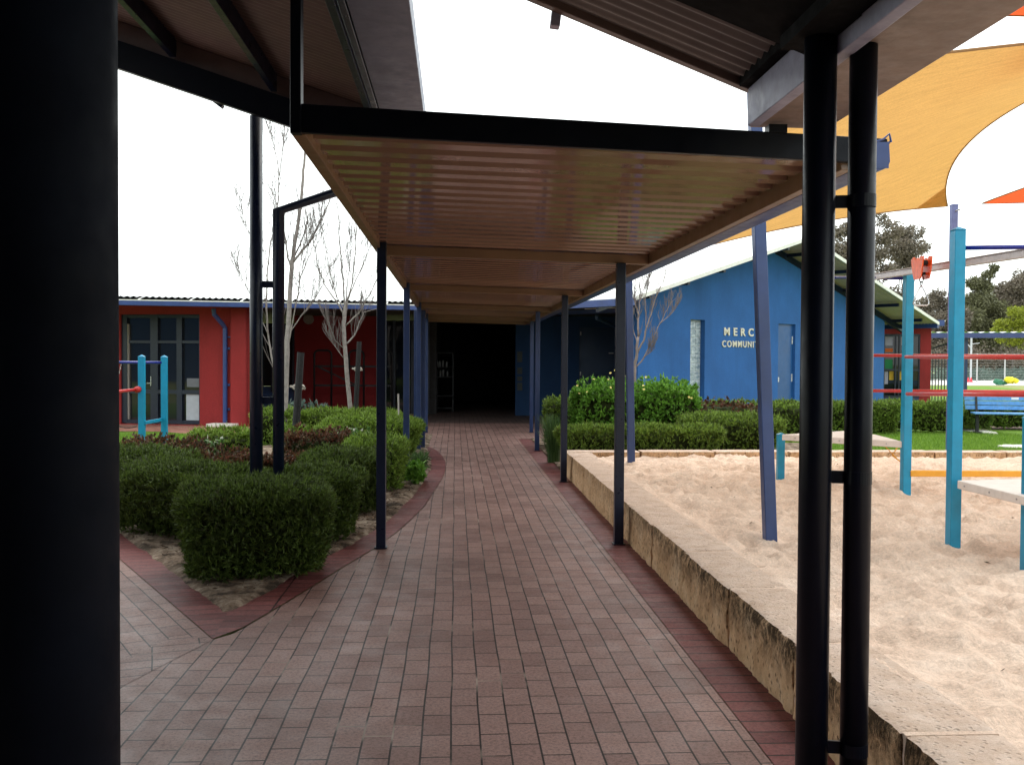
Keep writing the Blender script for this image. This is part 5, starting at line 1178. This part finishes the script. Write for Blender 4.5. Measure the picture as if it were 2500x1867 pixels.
# ---------------------------------------------------------------- gum trees beyond
def clump_leaves(c, r, n, L, Wd):
    d = unit(rng.normal(size=(n, 3))); rad = rng.uniform(0, 1, n)**.45; P = np.array(c)+d*(rad*r)[:, None]*np.array([1, 1, .75]); 
    # sub clusters leave gaps
    k = vnoise(P[:, 0]*(1.9/max(r, .3))+c[0], P[:, 2]*(1.9/max(r, .3))+P[:, 1], 5); keep = k > .28; P = P[keep]; d = d[keep]
    return leafset(P, d, L, Wd, .4, .9, -.25, True, .5)
def leafy_tree(name, dist, base_px, clumps, mat, label, dens=1.0, leaf=.26, group=None, cat='tree', trunk=.16):
    by = D(base_px, 884, dist); e = empty(name, (by.x, by.y, 0), label, cat, group); V = []; bt = MB(); br = MB(); rnd = random.Random(base_px)
    top = max(clumps, key=lambda c: -c[1]); s = dist/F; cs = []
    for x, y, rp in clumps: c = D(x, y, dist+rnd.uniform(-.5, .5)*rp*s*2); cs.append((c, rp*s*(1.22 if dist > 95 else 1.0)))
    zt_ = sum(c.z for c, r in cs)/len(cs); cx_ = sum(c.x for c, r in cs)/len(cs); fork = Vector((by.x*.6+cx_*.4, by.y, max(.6, zt_*.55)))
    bt.tube([(by.x, by.y, -.1), (by.x+.1, by.y, fork.z*.5), fork], [trunk, trunk*.8, trunk*.65], 8)
    for c, r in cs:
        mid = fork.lerp(c, .5)+Vector((rnd.uniform(-.3, .3), 0, -.2*r)); br.tube([fork, mid, c], [trunk*.45, trunk*.28, .03], 5)
        for k in range(4):
            q = c+Vector((rnd.uniform(-1, 1), rnd.uniform(-1, 1), rnd.uniform(-.4, .8)))*r*.8; br.tube([mid.lerp(c, .5), q], [trunk*.16, .015], 4)
        V.append(clump_leaves(c, r, int(1500*dens*max(.3, (r/1.2)**2)), leaf, leaf*.42))
    part(bt.build('trunk', bark_d, smooth=True), e); part(br.build('branches', bark_d), e); part(arr_mesh('foliage', np.concatenate(V), 4, mat), e); return e
G_ = 'gum trees behind the far lawn'
leafy_tree('gum_tree', 80, 2120, [(2045, 575, 28), (2075, 560, 24), (2042, 620, 34), (2085, 605, 32), (2060, 665, 40), (2110, 650, 30), (2150, 535, 20), (2180, 560, 26), (2155, 580, 22), (2140, 620, 26), (2120, 690, 40), (2070, 720, 45), (2030, 700, 34), (2165, 660, 24)], gum_leaf, 'tall gum tree whose crown shows between and beside the near right pipes', 1.15, .28, G_)
leafy_tree('gum_tree', 84, 2195, [(2205, 575, 30), (2235, 565, 22), (2190, 610, 34), (2225, 605, 34), (2255, 603, 18), (2200, 645, 26), (2222, 640, 20), (2180, 720, 30), (2210, 740, 30), (2165, 760, 36)], gum_leaf, 'rounded gum crown left of the orange trolley', 1.15, .26, G_)
leafy_tree('gum_tree', 100, 2290, [(2265, 745, 22), (2290, 725, 20), (2310, 750, 24), (2250, 790, 30), (2285, 790, 34), (2320, 790, 34), (2340, 770, 26), (2270, 835, 34), (2310, 835, 34), (2230, 830, 26), (2330, 720, 12), (2345, 850, 30), (2240, 868, 26), (2285, 875, 26)], gum_leaf, 'low gum tree between the two tall cyan posts', 1.0, .30, G_)
leafy_tree('gum_tree', 104, 2395, [(2375, 735, 24), (2400, 700, 20), (2412, 672, 12), (2425, 655, 9), (2378, 690, 16), (2400, 740, 30), (2425, 760, 32), (2365, 780, 34), (2395, 800, 38), (2430, 810, 38), (2370, 840, 36), (2410, 850, 38), (2385, 690, 14), (2350, 810, 26), (2440, 860, 34), (2380, 878, 24)], gum_leaf2, 'broad grey green gum right of the tall cyan post with a thin top shoot', 1.15, .30, G_)
leafy_tree('gum_tree', 108, 2465, [(2450, 715, 26), (2475, 705, 28), (2500, 690, 24), (2490, 670, 12), (2445, 750, 34), (2480, 745, 36), (2515, 730, 34), (2460, 790, 40), (2500, 790, 40), (2475, 840, 40), (2515, 850, 40), (2450, 870, 30), (2530, 680, 30)], gum_leaf, 'brownish gum tree at the right edge of the picture', 1.15, .30, G_)
leafy_tree('gum_tree', 112, 2580, [(2560, 700, 34), (2590, 690, 34), (2620, 710, 34), (2550, 750, 40), (2600, 760, 40), (2640, 770, 38), (2570, 820, 44), (2620, 830, 44)], gum_leaf2, 'gum tree standing furthest right', 1.0, .32, G_)
leafy_tree('wattle_tree', 88, 2470, [(2475, 760, 16), (2492, 762, 18), (2462, 790, 18), (2485, 785, 20), (2505, 780, 22), (2440, 790, 13), (2435, 805, 14), (2460, 812, 18), (2485, 812, 20), (2508, 812, 22), (2445, 825, 14), (2472, 832, 18), (2500, 836, 20)], wattle_leaf, 'bright yellow green wattle in front of the dull gums', 1.5, .20, None, 'tree', .10)
# understorey scrub: one mass
V = []
for i in range(90):
    x = rng.uniform(2140, 2640); dd2 = rng.uniform(92, 100); c = D(x, 884, dd2); r = rng.uniform(.8, 1.7); V.append(clump_leaves((c.x, c.y, r*.6+rng.uniform(0, 1.6)), r, 420, .26, .12))
tag(arr_mesh('scrub', np.concatenate(V), 4, gum_leaf), 'dull brown green scrub filling the ground under the gum trees', 'scrub', kind='stuff')
V = []
for i in range(120):
    x = rng.uniform(2250, 2600); dd2 = rng.uniform(80, 90); c = D(x, 884, dd2); V.append(clump_leaves((c.x, c.y, .35), .9, 160, .22, .07))
tag(arr_mesh('tall_grass', np.concatenate(V), 4, silver_leaf), 'grey green long grass band behind the mesh fence', 'grass', kind='stuff')

# ---------------------------------------------------------------- light, sky, camera
w = bpy.data.worlds.new('World'); scn.world = w; w.use_nodes = True; nt = w.node_tree; bg = nt.nodes['Background']
sky = nt.nodes.new('ShaderNodeTexSky'); sky.sky_type = 'NISHITA'; sky.sun_disc = False
SEL, SAZ = 56, 22   # elevation, compass direction of the sun seen from the scene
sky.sun_elevation = R(SEL); sky.sun_rotation = R(SAZ); sky.air_density = 1.0; sky.dust_density = 4.0; sky.ozone_density = 1.0
hs = nt.nodes.new('ShaderNodeHueSaturation'); hs.inputs['Saturation'].default_value = .22; nt.links.new(sky.outputs[0], hs.inputs['Color'])
cl = nt.nodes.new('ShaderNodeMix'); cl.data_type = 'RGBA'; cl.inputs[0].default_value = .65; nt.links.new(hs.outputs[0], cl.inputs[6]); cl.inputs[7].default_value = (9.2, 9.9, 9.7, 1)   # even cloud layer over the clear sky
nt.links.new(cl.outputs[2], bg.inputs['Color']); bg.inputs['Strength'].default_value = SKYS
sl = bpy.data.lights.new('sun', 'SUN'); sl.energy = SUNE; sl.angle = R(32); sl.color = (1, .95, .88); so = bpy.data.objects.new('sun', sl); COL.objects.link(so)
az = R(SAZ); sd3 = Vector((math.sin(az)*math.cos(R(SEL)), math.cos(az)*math.cos(R(SEL)), math.sin(R(SEL)))); so.rotation_euler = sd3.to_track_quat('Z', 'Y').to_euler()
cam = bpy.data.cameras.new('camera'); co = bpy.data.objects.new('camera', cam); COL.objects.link(co); cam.sensor_width = 36; cam.sensor_fit = 'HORIZONTAL'; cam.lens = 36*F/2500; cam.clip_end = 4000; cam.clip_start = .05
M = Matrix((rt, up, -fw)).transposed().to_4x4(); M.translation = EYEP; co.matrix_world = M; scn.camera = co
scn.view_settings.view_transform = 'Standard'; scn.view_settings.look = 'None'; scn.view_settings.gamma = 1; scn.view_settings.exposure = EXPO
scn.cycles.use_denoising = True; scn.cycles.max_bounces = 8; scn.cycles.diffuse_bounces = 4; scn.cycles.glossy_bounces = 4; scn.cycles.sample_clamp_indirect = 8
